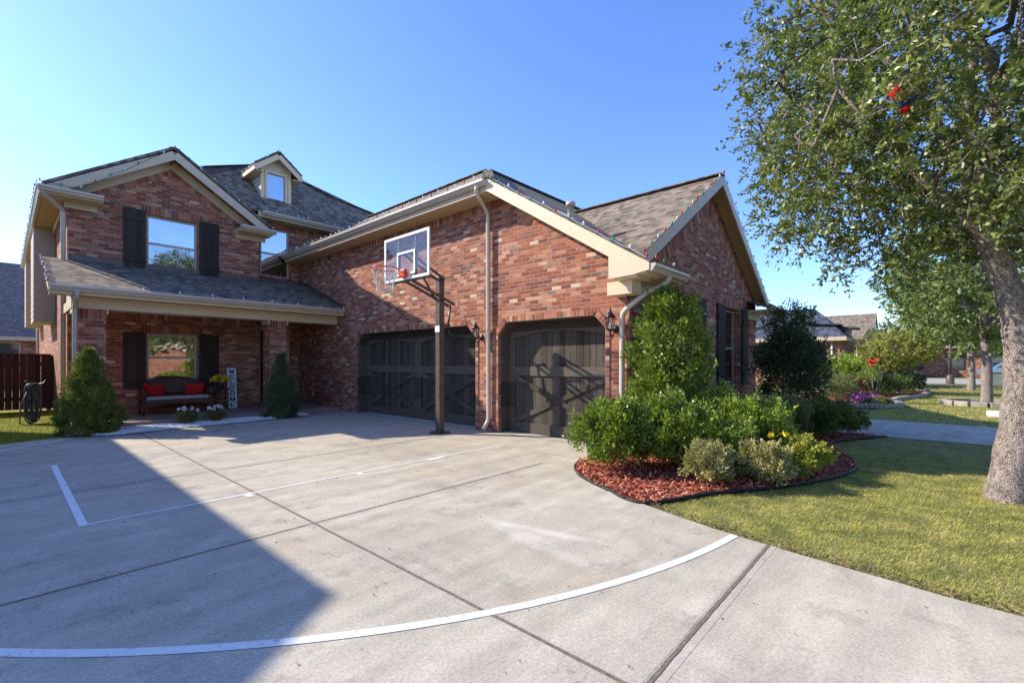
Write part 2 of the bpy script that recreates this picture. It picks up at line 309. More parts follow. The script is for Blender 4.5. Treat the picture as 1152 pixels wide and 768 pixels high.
# ------------------------------------------------------------------ mesh helpers
def tag(o, label=None, cat=None, group=None, kind=None):
    if label: o['label'] = label
    if cat: o['category'] = cat
    if group: o['group'] = group
    if kind: o['kind'] = kind
    return o
def empty(name, loc, label, cat, group=None):
    o = bpy.data.objects.new(name, None); COL.objects.link(o); o.location = loc; o.empty_display_size = .1
    ORI[o] = Vector(loc); return tag(o, label, cat, group)
def link(o, parent, origin):
    COL.objects.link(o)
    if parent is not None: o.parent = parent; ORI[o] = ORI[parent].copy()
    else: o.location = origin; ORI[o] = Vector(origin)
Z = Vector((0, 0, 1))
class MB:
    def __init__(s): s.v = []; s.f = []; s.uvf = []; s.sm = []
    def face(s, pts, uv=None, smooth=False):
        i = len(s.v); s.v += [Vector(p) for p in pts]; s.f.append(tuple(range(i, i+len(pts)))); s.uvf.append(uv); s.sm.append(smooth)
    def box(s, a, b, uv=None):
        x0, y0, z0 = a; x1, y1, z1 = b
        x0, x1 = min(x0, x1), max(x0, x1); y0, y1 = min(y0, y1), max(y0, y1); z0, z1 = min(z0, z1), max(z0, z1)
        c = [(x0,y0,z0),(x1,y0,z0),(x1,y1,z0),(x0,y1,z0),(x0,y0,z1),(x1,y0,z1),(x1,y1,z1),(x0,y1,z1)]
        i = len(s.v); s.v += [Vector(p) for p in c]
        for q in ((0,3,2,1),(4,5,6,7),(0,1,5,4),(1,2,6,5),(2,3,7,6),(3,0,4,7)):
            s.f.append(tuple(i+k for k in q)); s.uvf.append(uv); s.sm.append(False)
        return s
    def beam(s, p, q, w, h, up=(0,0,1), uv=None):
        """box from p to q; w sideways, h along up"""
        p = Vector(p); q = Vector(q); d = (q-p).normalized(); side = d.cross(Vector(up))
        if side.length < 1e-4: side = d.cross(Vector((1,0,0)))
        side.normalize(); u = side.cross(d).normalized(); i = len(s.v)
        for c in (p, q):
            for a, b in ((-1,-1),(1,-1),(1,1),(-1,1)): s.v.append(c + side*a*w/2 + u*b*h/2)
        for k in ((3,2,1,0),(4,5,6,7),(0,1,5,4),(1,2,6,5),(2,3,7,6),(3,0,4,7)):
            s.f.append(tuple(i+j for j in k)); s.uvf.append(uv); s.sm.append(False)
        return s
    def tube(s, pts, rad, n=8, cap=True, closed=False):
        pts = [Vector(p) for p in pts]; m = len(pts)
        if isinstance(rad, (int, float)): rad = [rad]*m
        i0 = len(s.v); prev = None
        for k in range(m):
            if closed: t = pts[(k+1) % m]-pts[k-1]
            else: t = pts[min(k+1, m-1)]-pts[max(k-1, 0)]
            t.normalize()
            if prev is None:
                a = t.orthogonal().normalized()
            else:
                a = prev - t*prev.dot(t)
                a = a.normalized() if a.length > 1e-5 else t.orthogonal().normalized()
            prev = a; b = t.cross(a)
            for j in range(n):
                w = 2*math.pi*j/n; s.v.append(pts[k] + (a*math.cos(w)+b*math.sin(w))*rad[k])
        for k in range(m if closed else m-1):
            k2 = (k+1) % m
            for j in range(n):
                j2 = (j+1) % n
                s.f.append((i0+k*n+j, i0+k*n+j2, i0+k2*n+j2, i0+k2*n+j)); s.uvf.append(None); s.sm.append(True)
        if cap and not closed:
            s.f.append(tuple(i0+j for j in reversed(range(n)))); s.f.append(tuple(i0+(m-1)*n+j for j in range(n))); s.uvf += [None, None]; s.sm += [False, False]
        return s
    def lathe(s, c, prof, n=12, axis=None):
        """profile of (r, z) around a vertical axis through c, or around axis"""
        c = Vector(c); ax = Vector(axis).normalized() if axis else Z; a = ax.orthogonal().normalized(); b = ax.cross(a); i0 = len(s.v)
        for r, z in prof:
            for j in range(n):
                w = 2*math.pi*j/n; s.v.append(c + ax*z + (a*math.cos(w)+b*math.sin(w))*max(r, 1e-4))
        for k in range(len(prof)-1):
            for j in range(n):
                j2 = (j+1) % n; s.f.append((i0+k*n+j, i0+k*n+j2, i0+(k+1)*n+j2, i0+(k+1)*n+j)); s.uvf.append(None); s.sm.append(True)
        return s
    def slab(s, pts, th, uv=None):
        """planar polygon (counter-clockwise seen from outside) thickened inwards"""
        pts = [Vector(p) for p in pts]; n = Vector((0,0,0))
        for k in range(len(pts)):
            n += (pts[k]-pts[0]).cross(pts[(k+1) % len(pts)]-pts[0])
        n.normalize(); back = [p - n*th for p in pts]
        tri = tessellate_polygon([pts])
        for t in tri:
            q = [pts[j] for j in t]; r = [back[j] for j in t]
            if (q[1]-q[0]).cross(q[2]-q[0]).dot(n) < 0: q.reverse()
            else: r.reverse()
            s.face(q, uv); s.face(r, uv)
        for k in range(len(pts)):
            k2 = (k+1) % len(pts); s.face([pts[k], back[k], back[k2], pts[k2]], uv)
        return s
    def wall(s, to3, outline, holes, n, th):
        """outline and holes are 2-D (u, z); to3 maps (u, z, depth) to 3-D; depth grows inward"""
        loops = [outline]+holes; flat = [p for l in loops for p in l]
        tri = tessellate_polygon([[Vector((p[0], p[1], 0)) for p in l] for l in loops]); n = Vector(n)
        for d, sg in ((0, 1), (th, -1)):
            for t in tri:
                q = [Vector(to3(*flat[j], d)) for j in t]
                if (q[1]-q[0]).cross(q[2]-q[0]).dot(n)*sg < 0: q.reverse()
                s.face(q)
        for l in loops:
            for k in range(len(l)):
                a, b = l[k], l[(k+1) % len(l)]
                s.face([to3(*a, 0), to3(*b, 0), to3(*b, th), to3(*a, th)])
        return s
    def build(s, name, mat, parent=None, origin=None, bevel=0, label=None):
        if parent is not None: o0 = ORI[parent]
        elif origin is not None: o0 = Vector(origin)
        else:
            xs = [p.x for p in s.v]; ys = [p.y for p in s.v]; zs = [p.z for p in s.v]
            o0 = Vector(((min(xs)+max(xs))/2, (min(ys)+max(ys))/2, min(zs)))
        me = bpy.data.meshes.new(name); me.from_pydata([tuple(p-o0) for p in s.v], [], s.f); me.materials.append(M[mat] if isinstance(mat, str) else mat)
        uvl = me.uv_layers.new(name='UVMap')
        buf = []
        for f, uf in zip(s.f, s.uvf):
            if uf: O, U, V = uf
            else:
                nn = Vector((0,0,0)); p0 = s.v[f[0]]
                for k in range(1, len(f)-1): nn += (s.v[f[k]]-p0).cross(s.v[f[k+1]]-p0)
                if nn.length > 0: nn.normalize()
                O = Vector((0,0,0))
                if abs(nn.z) > .985: U, V = Vector((1,0,0)), Vector((0,1,0))
                else: U = Z.cross(nn).normalized(); V = nn.cross(U)
            for j in f:
                d = s.v[j]-O; buf += [d.dot(U), d.dot(V)]
        uvl.data.foreach_set('uv', buf)
        me.polygons.foreach_set('use_smooth', s.sm); me.update()
        o = bpy.data.objects.new(name, me); link(o, parent, o0)
        if bevel:
            bm = bmesh.new(); bm.from_mesh(me); bmesh.ops.remove_doubles(bm, verts=bm.verts, dist=1e-5)
            bmesh.ops.bevel(bm, geom=[e for e in bm.edges if e.calc_face_angle(0) > .5], offset=bevel, segments=2, affect='EDGES', profile=.6)
            bm.to_mesh(me); bm.free()
        if label: o['label'] = label
        return o
def copy_tree(o, parent=None, loc=None, rz=None):
    c = o.copy(); COL.objects.link(c)
    if parent is not None: c.parent = parent
    ORI[c] = ORI[o].copy()
    if loc is not None: c.location = loc; ORI[c] = Vector(loc)
    if rz is not None: c.rotation_euler[2] = rz
    for ch in list(o.children): copy_tree(ch, c)
    return c
def B(a, b): return MB().box(a, b)

def quads_mesh(name, V4, mat, parent=None, origin=(0,0,0), smooth=False):
    """V4: (n,4,3) array of loose quads (world coordinates)"""
    n = len(V4); o0 = np.array(ORI[parent] if parent is not None else origin)
    V = (V4.reshape(-1, 3)-o0).astype(np.float32)
    me = bpy.data.meshes.new(name); me.vertices.add(4*n); me.vertices.foreach_set('co', V.ravel())
    me.loops.add(4*n); me.loops.foreach_set('vertex_index', np.arange(4*n, dtype=np.int32))
    me.polygons.add(n); me.polygons.foreach_set('loop_start', np.arange(0, 4*n, 4, dtype=np.int32)); me.polygons.foreach_set('loop_total', np.full(n, 4, dtype=np.int32))
    me.materials.append(M[mat]); me.update(calc_edges=True)
    o = bpy.data.objects.new(name, me); link(o, parent, Vector(tuple(o0)))
    return o
def unit(a): return a/np.maximum(np.linalg.norm(a, axis=-1, keepdims=True), 1e-6)
def leaves(P, D, L, W, fold=.25, up=.35):
    """diamond leaves: base P, direction D, length L, width W"""
    n = len(P); D = unit(D); R = unit(RNG.normal(size=(n, 3))+np.array([0, 0, up]))
    S = unit(np.cross(D, R)); Nn = np.cross(S, D)
    L = (L*RNG.uniform(.7, 1.25, n))[:, None]; W = (W*RNG.uniform(.8, 1.2, n))[:, None]
    m = P+D*L*.45+Nn*W*fold
    return np.stack([P, m+S*W*.5, P+D*L, m-S*W*.5], 1)
def in_view(Q, mx=.25):
    return Q

def shrub(name, c, r, n, L, W, mat, label=None, cat='shrub', group=None, parent=None, lumps=70, shape='ball', up=.45, lump_r=.30, inner=.25, z0=0., stems=None):
    """leafy shrub: leaf sprays around lump centres spread over an uneven hull"""
    c = np.array(c, float); r = np.array(r, float)
    d = unit(RNG.normal(size=(lumps, 3)));
    if shape == 'ball': d[:, 2] = np.where(d[:, 2] < -.55, -d[:, 2]*.6, d[:, 2]); d = unit(d); rad = RNG.uniform(.62, .93, lumps)[:, None]; C = c+d*r*rad
    elif shape == 'egg':
        t = RNG.uniform(0, 1, lumps)**1.1; a = RNG.uniform(0, 2*math.pi, lumps)
        prof = np.sqrt(np.clip(1-((t-.36)/np.where(t < .36, .75, .64))**2, .02, 1))*RNG.uniform(.86, 1.14, lumps); q = prof*RNG.uniform(.72, .95, lumps)
        C = np.stack([c[0]+np.cos(a)*q*r[0], c[1]+np.sin(a)*q*r[1], c[2]-r[2]+t*2*r[2]*.97], 1); d = np.stack([np.cos(a), np.sin(a), np.full(lumps, .8)], 1)
    elif shape == 'cone':
        t = RNG.uniform(0, 1, lumps)**1.25; a = RNG.uniform(0, 2*math.pi, lumps)
        prof = np.where(t < .18, .80+t*1.1, (1-t)**.72*1.12)*(1+.13*np.sin(a*3+t*9)+.08*np.sin(a*5-t*14)); q = prof*RNG.uniform(.66, .98, lumps)
        C = np.stack([c[0]+np.cos(a)*q*r[0], c[1]+np.sin(a)*q*r[1], c[2]-r[2]+t*2*r[2]*.97], 1)
        d = np.stack([np.cos(a), np.sin(a), np.full(lumps, .8)], 1)
    ni = int(n*inner); no = n-ni
    k = RNG.integers(0, lumps, no); sz = RNG.uniform(.6, 1.25, lumps)[k]*lump_r*min(r)
    off = unit(RNG.normal(size=(no, 3)))*(RNG.uniform(0, 1, no)**.45*sz)[:, None]
    P = C[k]+off; D = unit(d[k]*.9+off/(sz[:, None]+1e-6)*.9+RNG.normal(size=(no, 3))*.5+np.array([0, 0, up]))
    Pi = c+unit(RNG.normal(size=(ni, 3)))*r*(RNG.uniform(0, 1, ni)**.4)[:, None]*.72
    if shape == 'cone': Pi = Pi-np.array([0, 0, r[2]*.25])
    Di = unit(RNG.normal(size=(ni, 3))+np.array([0, 0, up]))
    P = np.concatenate([P, Pi]); D = np.concatenate([D, Di])
    # stray shoots that break the outline
    nsh = int(lumps*.45); ks = RNG.integers(0, lumps, nsh)
    if shape != 'none' and lumps > 30:
        sd = unit(d[ks]*.7+RNG.normal(size=(nsh, 3))*.35+np.array([0, 0, up+.25])); ln = RNG.uniform(.5, 1.15, nsh)*min(r)*(.30 if shape != 'cone' else .22); m_ = 12
        u_ = np.linspace(.25, 1, m_)[None, :, None]; Ps = C[ks][:, None]+unit(d[ks])[:, None]*lump_r*min(r)*.6+sd[:, None]*ln[:, None, None]*u_+RNG.normal(size=(nsh, m_, 3))*.006
        Ds = unit(sd[:, None]*.7+RNG.normal(size=(nsh, m_, 3))*.6); P = np.concatenate([P, Ps.reshape(-1, 3)]); D = np.concatenate([D, Ds.reshape(-1, 3)])
    P[:, 2] = np.maximum(P[:, 2], z0+.02)
    Q = leaves(P, D, L, W)
    o = quads_mesh(name, Q, mat, parent, (c[0], c[1], z0))
    if label: tag(o, label, cat, group)
    return o

def make_tree(base, limbs, env, n_targets, leaf, twig_leaves, mat, barkmat, label, cat='tree', group=None, name='tree', r0=.02, droop=.0, seed=1, spray=.38, sides=7, inside=None, scatter=.08):
    """limbs: list of (points, radii). env(P)->bool envelope. leaf=(L,W)."""
    rng = np.random.default_rng(seed)
    t = empty(name, base, label, cat, group)
    nodes = []; rads = []
    tb = MB()
    for pts, rr in limbs:
        # resample to a smooth curve
        pts = [Vector(p) for p in pts]; out = []; ro = []
        for i in range(len(pts)-1):
            p0 = pts[max(i-1, 0)]; p1 = pts[i]; p2 = pts[i+1]; p3 = pts[min(i+2, len(pts)-1)]
            for s in range(5):
                u = s/5; out.append(.5*((2*p1)+(p2-p0)*u+(2*p0-5*p1+4*p2-p3)*u*u+(3*p1-p0-3*p2+p3)*u**3)); ro.append(rr[i]*(1-u)+rr[i+1]*u)
        out.append(pts[-1]); ro.append(rr[-1])
        ro = [q*(1+.05*math.sin(i*1.7)) for i, q in enumerate(ro)]
        tb.tube(out, ro, 14 if max(ro) > .1 else 8)
        for p, q in zip(out, ro):
            if p.z > 1.2 or len(limbs) == 1: nodes.append(tuple(p)); rads.append(q)
    tb.build('trunk', barkmat, t)
    bb = env['c'], env['r']
    T = []
    while len(T) < n_targets:
        q = unit(rng.normal(size=3))*rng.uniform(.25, 1)**.45
        p = np.array(bb[0])+q*np.array(bb[1])
        if inside is None or inside(p): T.append(p)
    T = np.array(T); nd = np.array(nodes)
    order = np.argsort([np.min(np.linalg.norm(nd-x, axis=1)) for x in T])
    NP = list(nodes); par = [-1]*len(NP); start_n = len(NP)
    arr = np.zeros((len(NP)+n_targets*8, 3)); arr[:len(NP)] = NP; cnt = len(NP); cw = np.array(bb[0])
    twigs = []
    for ti in order:
        x = T[ti]; dd = np.linalg.norm(arr[:cnt]-x, axis=1)
        # prefer nodes that are nearer to the trunk than the target
        j = int(np.argmin(dd+.15*rng.random(cnt))); p = arr[j].copy(); dist = dd[j]
        k = max(1, min(6, int(dist/.25))); prev = p; last = j; pts = [p]
        bend = rng.normal(size=3)*dist*.10
        for s in range(1, k+1):
            u = s/k; q = p+(x-p)*u+bend*math.sin(u*math.pi)-np.array([0, 0, 1])*droop*u*u*dist*.3
            arr[cnt] = q; par.append(last); last = cnt; cnt += 1
        twigs.append((last, x, unit(x-p) if dist > .05 else unit(x-cw)))
    # pipe model radii
    w = np.zeros(cnt)
    for last, x, d in twigs: w[last] += 1
    for i in range(cnt-1, start_n-1, -1):
        if par[i] >= 0: w[par[i]] += w[i]
    br = MB()
    for i in range(start_n, cnt):
        j = par[i]; ri = r0*.42*max(w[i], 1)**.42; rj = min(r0*.42*max(w[j] if j >= start_n else w[i], 1)**.42, ri*1.5)
        br.tube([arr[j], arr[i]], [rj, ri], 5 if ri > r0*.8 else 4, cap=False)
    # sprays of twigs with leaves
    P = []; D = []
    for last, x, d in twigs:
        tip = arr[last]
        for s in range(3):
            dv = unit(d*.8+rng.normal(size=3)*.65+np.array([0, 0, .12-droop])); ln = spray*rng.uniform(.6, 1.25)
            sag = np.array([0, 0, -ln*.25*rng.random()])
            if s < 2 and twig_leaves > 10: br.tube([tip, tip+dv*ln*.55, tip+dv*ln*.95+sag], [r0*.28, r0*.2, r0*.12], 3, cap=False)
            m = twig_leaves//3; u = rng.uniform(.05, 1, m)[:, None]
            P.append(tip+dv*ln*u+sag*u*u+rng.normal(size=(m, 3))*ln*scatter); D.append(unit(dv*.7+rng.normal(size=(m, 3))*.65+np.array([0, 0, .1])))
    br.build('branch', barkmat, t)
    P = np.concatenate(P); D = np.concatenate(D)
    quads_mesh('crown', leaves(P, D, leaf[0], leaf[1], up=.6), mat, t)
    return t

# ================================================================== THE HOUSE
H = empty('brick_house', (6.6, 15, 0), 'large red brick house with two dark wooden garage doors and a covered porch', 'house')
XW, YG, YP, YU, YR = 6.6, 3.5, 12.9, 14.8, 15.55
def tX(x, s=1): return lambda u, z, d: (x+d*s, u, z)      # wall facing -X, u = Y
def tY(y, s=1): return lambda u, z, d: (u, y+d*s, z)      # wall facing -Y, u = X
K = .6295
def zs(Y): return 2.82+K*(Y-2.95)         # street-side roof plane
# --- garage wall with two clipped openings
def opening(a, b, h, c): return [(a, 0), (a, h-c), (a+c*.95, h), (b-c*.95, h), (b, h-c), (b, 0)]
d1 = opening(3.92, 6.34, 2.17, .22); d2 = opening(6.99, 11.83, 2.17, .27)
outl = [(3.5, 0)]+d1+d2+[(15.55, 0), (15.55, 4.64), (6.3, 4.64), (3.5, 2.86)]
MB().wall(tX(XW), outl, [], (-1, 0, 0), .3).build('wall', 'brick', H)
# upright brick courses: under the soffit, round the garage openings
def strip(pts, w, th, up_dir, n, name='brick_course', mat='soldier', parent=H):
    """flat strip of upright bricks along a polyline, w measured along up_dir from the line"""
    b = MB(); n = Vector(n)
    for p, q in zip(pts, pts[1:]):
        p, q = Vector(p), Vector(q); d = (q-p).normalized(); u = n.cross(d).normalized()
        if u.dot(Vector(up_dir)) < 0: u = -u
        c = [p, q, q+u*w, p+u*w]; nn = (c[1]-c[0]).cross(c[2]-c[0])
        if nn.dot(n) < 0: c.reverse()
        c = [x+n*th for x in c]
        b.slab(c, th+.004, uv=(p.copy(), d, u*(.205/w)))
    return b.build(name, mat, parent)
strip([(XW, 6.36, 4.44), (XW, 15.5, 4.44)], .199, .004, (0, 0, 1), (-1, 0, 0))
for d in (d1, d2):
    pts = [(XW, y, z) for y, z in d]
    b = MB()
    for (p, q) in zip(pts[1:], pts[2:-1]):
        p, q = Vector(p), Vector(q); dd = (q-p).normalized(); u = Vector((-1,0,0)).cross(dd)
        if u.z < 0: u = -u
        c = [p-dd*.02, q+dd*.02, q+u*.105+dd*.04, p+u*.105-dd*.04]
        if (c[1]-c[0]).cross(c[2]-c[0]).x > 0: c.reverse()
        c = [x+Vector((-.018, 0, 0)) for x in c]
        b.slab(c, .03, uv=(p.copy(), dd, u))
    for (p, q, sg) in ((pts[0], pts[1], -1), (pts[-1], pts[-2], 1)):
        p, q = Vector(p), Vector(q); p.z = .01
        c = [p, q, q+Vector((0, sg*.075, .02)), p+Vector((0, sg*.075, 0))]
        if (c[1]-c[0]).cross(c[2]-c[0]).x > 0: c.reverse()
        c = [x+Vector((-.016, 0, 0)) for x in c]
        b.slab(c, .03, uv=(p.copy(), Vector((0, 0, 1)), Vector((0, 1, 0))))
    b.build('brick_course', 'soldier', H)
    # dark jamb and head boards inside the opening
    jb = MB(); prof = d
    for (p, q) in zip(prof, prof[1:]):
        a = Vector((XW+.06, p[0], p[1])); c = Vector((XW+.06, q[0], q[1])); dv = (c-a).normalized(); inn = Vector((0, -dv.z, dv.y))
        mid = Vector((XW, (prof[0][0]+prof[-1][0])/2, 1)); 
        if inn.dot(mid-a) < 0: inn = -inn
        jb.slab([a, a+Vector((.34, 0, 0)), c+Vector((.34, 0, 0)), c], .002) if False else None
        pa, pc = a+inn*.012, c+inn*.012
        jb.face([pa, pa+Vector((.24, 0, 0)), pc+Vector((.24, 0, 0)), pc]); jb.face([a, pa, pc, c])
        jb.face([a, a+Vector((.24, 0, 0)), c+Vector((.24, 0, 0)), c])
    jb.build('garage_jamb', 'garage_trim', H)
# --- garage doors: boards with open joints, stiles, mid rail, bottom rail, arched head, cross braces
def garage_door(y0, y1, halves):
    xd = XW+.34
    b = MB(); y = y0-.02; w = .138; k = 0
    while y < y1+.02:
        e = min(y+w-.008, y1+.02); b.box((xd+random.uniform(0, .004), y, .01), (xd+.05, e, 2.2)); y += w; k += 1
    b.box((xd+.03, y0-.05, .01), (xd+.07, y1+.05, 2.22))
    D_ = b.build('garage_door', 'garage', H)
    t = xd-.032
    cuts = [y0, y1] if halves == 1 else [y0, (y0+y1)/2, y1]
    for i, c in enumerate(cuts):
        a, e = (c-.13, c+.13) if 0 < i < len(cuts)-1 else ((c-.02, c+.16) if i == 0 else (c-.16, c+.02))
        B((t, a, .012), (xd-.001, e, 2.19)).build('stile', 'garage_trim', D_)
    for i in range(len(cuts)-1):
        a = cuts[i]+(.16 if i == 0 else .13); e = cuts[i+1]-(.16 if i == len(cuts)-2 else .13)
        B((t+.003, a, 1.13), (xd-.001, e, 1.31)).build('rail', 'garage_trim', D_)
        B((t+.003, a, .013), (xd-.001, e, .21)).build('rail', 'garage_trim', D_)
        # arched head board
        n = 14; low = [(a+(e-a)*k/n, 1.86+.12*(1-(2*k/n-1)**2)) for k in range(n+1)]
        pts = [(t+.003, y, z) for y, z in low]+[(t+.003, e, 2.18), (t+.003, a, 2.18)]
        pts.reverse(); MB().slab([Vector(p) for p in pts] if False else pts, -.028).build('head_board', 'garage_trim', D_)
        for (p, q, dx) in (((a, .21), (e, 1.13), .001), ((e, .21), (a, 1.13), .006)):
            br = MB(); P_, Q_ = Vector((t+.010+dx, p[0], p[1])), Vector((t+.010+dx, q[0], q[1]))
            dv = (Q_-P_).normalized(); br.beam(P_+dv*.02, Q_-dv*.02, .03, .13, up=(0, -dv.z, dv.y)); 
            for v in br.v: v.z = min(max(v.z, .2), 1.14)
            br.build('cross_brace', 'garage_trim', D_)
    return D_
garage_door(3.92, 6.34, 1); garage_door(6.99, 11.83, 2)

# --- street gable wall with two windows
W_A, W_B = (8.10, 9.36), (11.12, 12.30)
gz0, gz1 = .88, 2.66
RX, RZ = 10.075, 2.82+K*(10.075-6.15)
gout = [(6.9, 0), (13.65, 0), (13.65, 3.0), (RX, RZ-.08), (6.9, 3.22)]
gout = [(6.9, 0), (13.65, 0), (13.65, 2.82+K*(14.0-13.65)-.07), (RX, RZ-.08), (6.9, 2.82+K*(6.9-6.15)-.07)]
MB().wall(tY(YG), gout, [[(w[0], gz0), (w[1], gz0), (w[1], gz1), (w[0], gz1)] for w in (W_A, W_B)], (0, -1, 0), .3).build('wall', 'brick', H)
# upright courses along the rake, two bricks deep, with a shadow joint
for sg in (-1, 1):
    e = Vector((RX+sg*3.55, YG, RZ-K*3.55-.12)); p = Vector((RX, YG, RZ-.12))
    strip([tuple(p-Z*.62), tuple(e-Z*.62)] if sg > 0 else [tuple(e-Z*.62), tuple(p-Z*.62)], .205, .012, (0, 0, 1), (0, -1, 0))
    strip([tuple(p-Z*.37), tuple(e-Z*.37)] if sg > 0 else [tuple(e-Z*.37), tuple(p-Z*.37)], .205, .006, (0, 0, 1), (0, -1, 0))
for w in (W_A, W_B):
    strip([(w[0]-.1, YG, gz1+.002), (w[1]+.1, YG, gz1+.002)], .205, .008, (0, 0, 1), (0, -1, 0))
    strip([(w[0]-.06, YG, gz0-.085), (w[1]+.06, YG, gz0-.085)], .08, .025, (0, 0, 1), (0, -1, 0))
# right and back walls, seen only from other sides
MB().wall(lambda u, z, d: (13.65-d, u, z), [(3.8, 0), (12.4, 0), (12.4, 3.0), (3.8, 3.0)], [], (1, 0, 0), .3).build('wall', 'brick', H)
MB().wall(lambda u, z, d: (13.65-d, u, z), [(3.8, 3.0), (12.4, 3.0), (12.4, 5.0), (9.4, 6.7), (6.4, 4.9)], [], (1, 0, 0), .3).build('wall', 'brick', H)
MB().wall(lambda u, z, d: (u, 12.4-d, z), [(9.9, 0), (13.35, 0), (13.35, 4.9), (9.9, 4.9)], [], (0, 1, 0), .3).build('wall', 'brick', H)

# --- left wing: front wall with gable, lower window behind the porch, upper window
GX, GZ0, GZ1 = 2.97, 5.30, 6.86
kg = (GZ1-GZ0)/(GX-.62)
WL = (2.47, 3.57, .95, 2.13); WU = (2.47, 3.57, 3.80, 5.17)
fo = [(1.0, 0), (5.12, 0), (5.12, GZ0+kg*.2-.06), (GX, GZ1-.08), (1.0, GZ0+kg*.38-.06)]
MB().wall(tY(YU), fo, [[(w[0], w[2]), (w[1], w[2]), (w[1], w[3]), (w[0], w[3])] for w in (WL, WU)], (0, -1, 0), .3).build('wall', 'brick', H)
for w in (WL, WU):
    strip([(w[0]-.12, YU, w[3]+.002), (w[1]+.12, YU, w[3]+.002)], .205, .008, (0, 0, 1), (0, -1, 0))
    strip([(w[0]-.05, YU, w[2]-.075), (w[1]+.05, YU, w[2]-.075)], .072, .022, (0, 0, 1), (0, -1, 0))
strip([(1.0, YU, 2.50), (5.1, YU, 2.50)], .2, .004, (0, 0, 1), (0, -1, 0))
for sg in (-1, 1):
    L_ = 1.55
    e = Vector((GX+sg*L_, YU, GZ1-kg*L_-.14)); p = Vector((GX, YU, GZ1-.14))
    strip([tuple(p-Z*.42), tuple(e-Z*.42)] if sg > 0 else [tuple(e-Z*.42), tuple(p-Z*.42)], .30, .006, (0, 0, 1), (0, -1, 0))
strip([(1.0, YU, 5.0), (1.62, YU, 5.0)], .2, .005, (0, 0, 1), (0, -1, 0)); strip([(4.45, YU, 5.0), (5.12, YU, 5.0)], .2, .005, (0, 0, 1), (0, -1, 0))
# side wall (sunlit), return beside the door, recessed entry wall with the tall upper window
MB().wall(tX(1.0), [(15.1, 0), (27, 0), (27, 5.26), (15.1, 5.26)], [], (-1, 0, 0), .3).build('wall', 'brick', H)
MB().wall(lambda u, z, d: (5.12-d, u, z), [(15.1, 0), (15.55, 0), (15.55, 5.9), (15.1, 5.3)], [], (1, 0, 0), .3).build('wall', 'brick', H)
DO = (5.36, 6.22, .1, 2.46); WR = (5.42, 6.30, 4.12, 5.66)
MB().wall(tY(YR), [(5.12, 0), (6.6, 0), (6.6, 4.95), (9.3, 4.95), (9.3, 5.88), (5.12, 5.88)],
          [[(DO[0], DO[2]), (DO[1], DO[2]), (DO[1], DO[3]), (DO[0], DO[3])], [(WR[0], WR[2]), (WR[1], WR[2]), (WR[1], WR[3]), (WR[0], WR[3])]], (0, -1, 0), .25).build('wall', 'brick', H)
strip([(6.32, YR, 5.62), (9.2, YR, 5.62)], .2, .005, (0, 0, 1), (0, -1, 0))
# back of the house for other views
MB().wall(lambda u, z, d: (u, 27-d, z), [(1.3, 0), (9.3, 0), (9.3, 5.3), (1.3, 5.3)], [], (0, 1, 0), .3).build('wall', 'brick', H)
MB().wall(lambda u, z, d: (9.6-d, u, z), [(12.4, 0), (27, 0), (27, 5.6), (12.4, 5.6)], [], (1, 0, 0), .3).build('wall', 'brick', H)

# --- windows
def window(parent, x0, x1, z0, z1, y, upper='glass', lower='glass_dark', blind=True, fr=.05, rail=True, name='window'):
    b = MB()
    b.box((x0, y, z0), (x0+fr, y+.07, z1)); b.box((x1-fr, y, z0), (x1, y+.07, z1))
    b.box((x0+fr, y, z0), (x1-fr, y+.07, z0+fr)); b.box((x0+fr, y, z1-fr), (x1-fr, y+.07, z1))
    zm = z0+(z1-z0)*.48
    if rail: b.box((x0+fr, y+.008, zm-.028), (x1-fr, y+.062, zm+.028))
    w = b.build(name, 'winframe', parent)
    B((x0+fr, y+.03, zm+.028 if rail else z0+fr), (x1-fr, y+.036, z1-fr)).build('pane', upper, w)
    if rail: B((x0+fr, y+.024, z0+fr), (x1-fr, y+.03, zm-.028)).build('pane', lower, w)
    if blind:
        s = MB(); z = z0+fr
        while z < z1-fr: s.beam((x0+.03, y+.13, z), (x1-.03, y+.13, z), .035, .004, up=(0, -.5, .85)); z += .045
        s.build('blind', 'blind', w)
    B((x0-.02, y+.4, z0-.1), (x1+.02, y+.42, z1+.1)).build('window_backing', 'dark', w)  # near-black panel, darkness of the unlit room painted in behind the glass
    return w
window(H, *WL[:2], *WL[2:], YU+.09, 'glass_side', 'glass_side', blind=False)
window(H, *WU[:2], *WU[2:], YU+.09)
window(H, WR[0], WR[1], WR[2], WR[3], YR+.06)
for w in (W_A, W_B): window(H, w[0], w[1], gz0, gz1, YG+.15, 'glass_side', 'glass_dark')

def shutter(parent, x0, x1, z0, z1, y, th=.035):
    b = MB(); n = 3; w = (x1-x0)/n
    for i in range(n): b.box((x0+i*w+.003, y-th, z0), (x0+(i+1)*w-.003, y-.003, z1))
    b.box((x0+.002, y-.012, z0+.004), (x1-.002, y-.002, z1-.004))
    for zc in (z0+(z1-z0)*.16, z0+(z1-z0)*.84):
        b.box((x0, y-th-.022, zc-.06), (x1, y-th, zc+.06))
    return b.build('shutter', 'shutter', parent)
for x0, x1, z0, z1 in ((2.0, 2.44, .73, 2.15), (3.60, 4.07, .73, 2.15), (2.0, 2.44, 3.74, 5.24), (3.60, 4.07, 3.74, 5.24)): shutter(H, x0, x1, z0, z1, YU)
for x0, x1 in ((7.64, 8.06), (9.40, 9.84), (10.56, 11.04), (12.36, 12.84)): shutter(H, x0, x1, .83, 2.70, YG, .045)

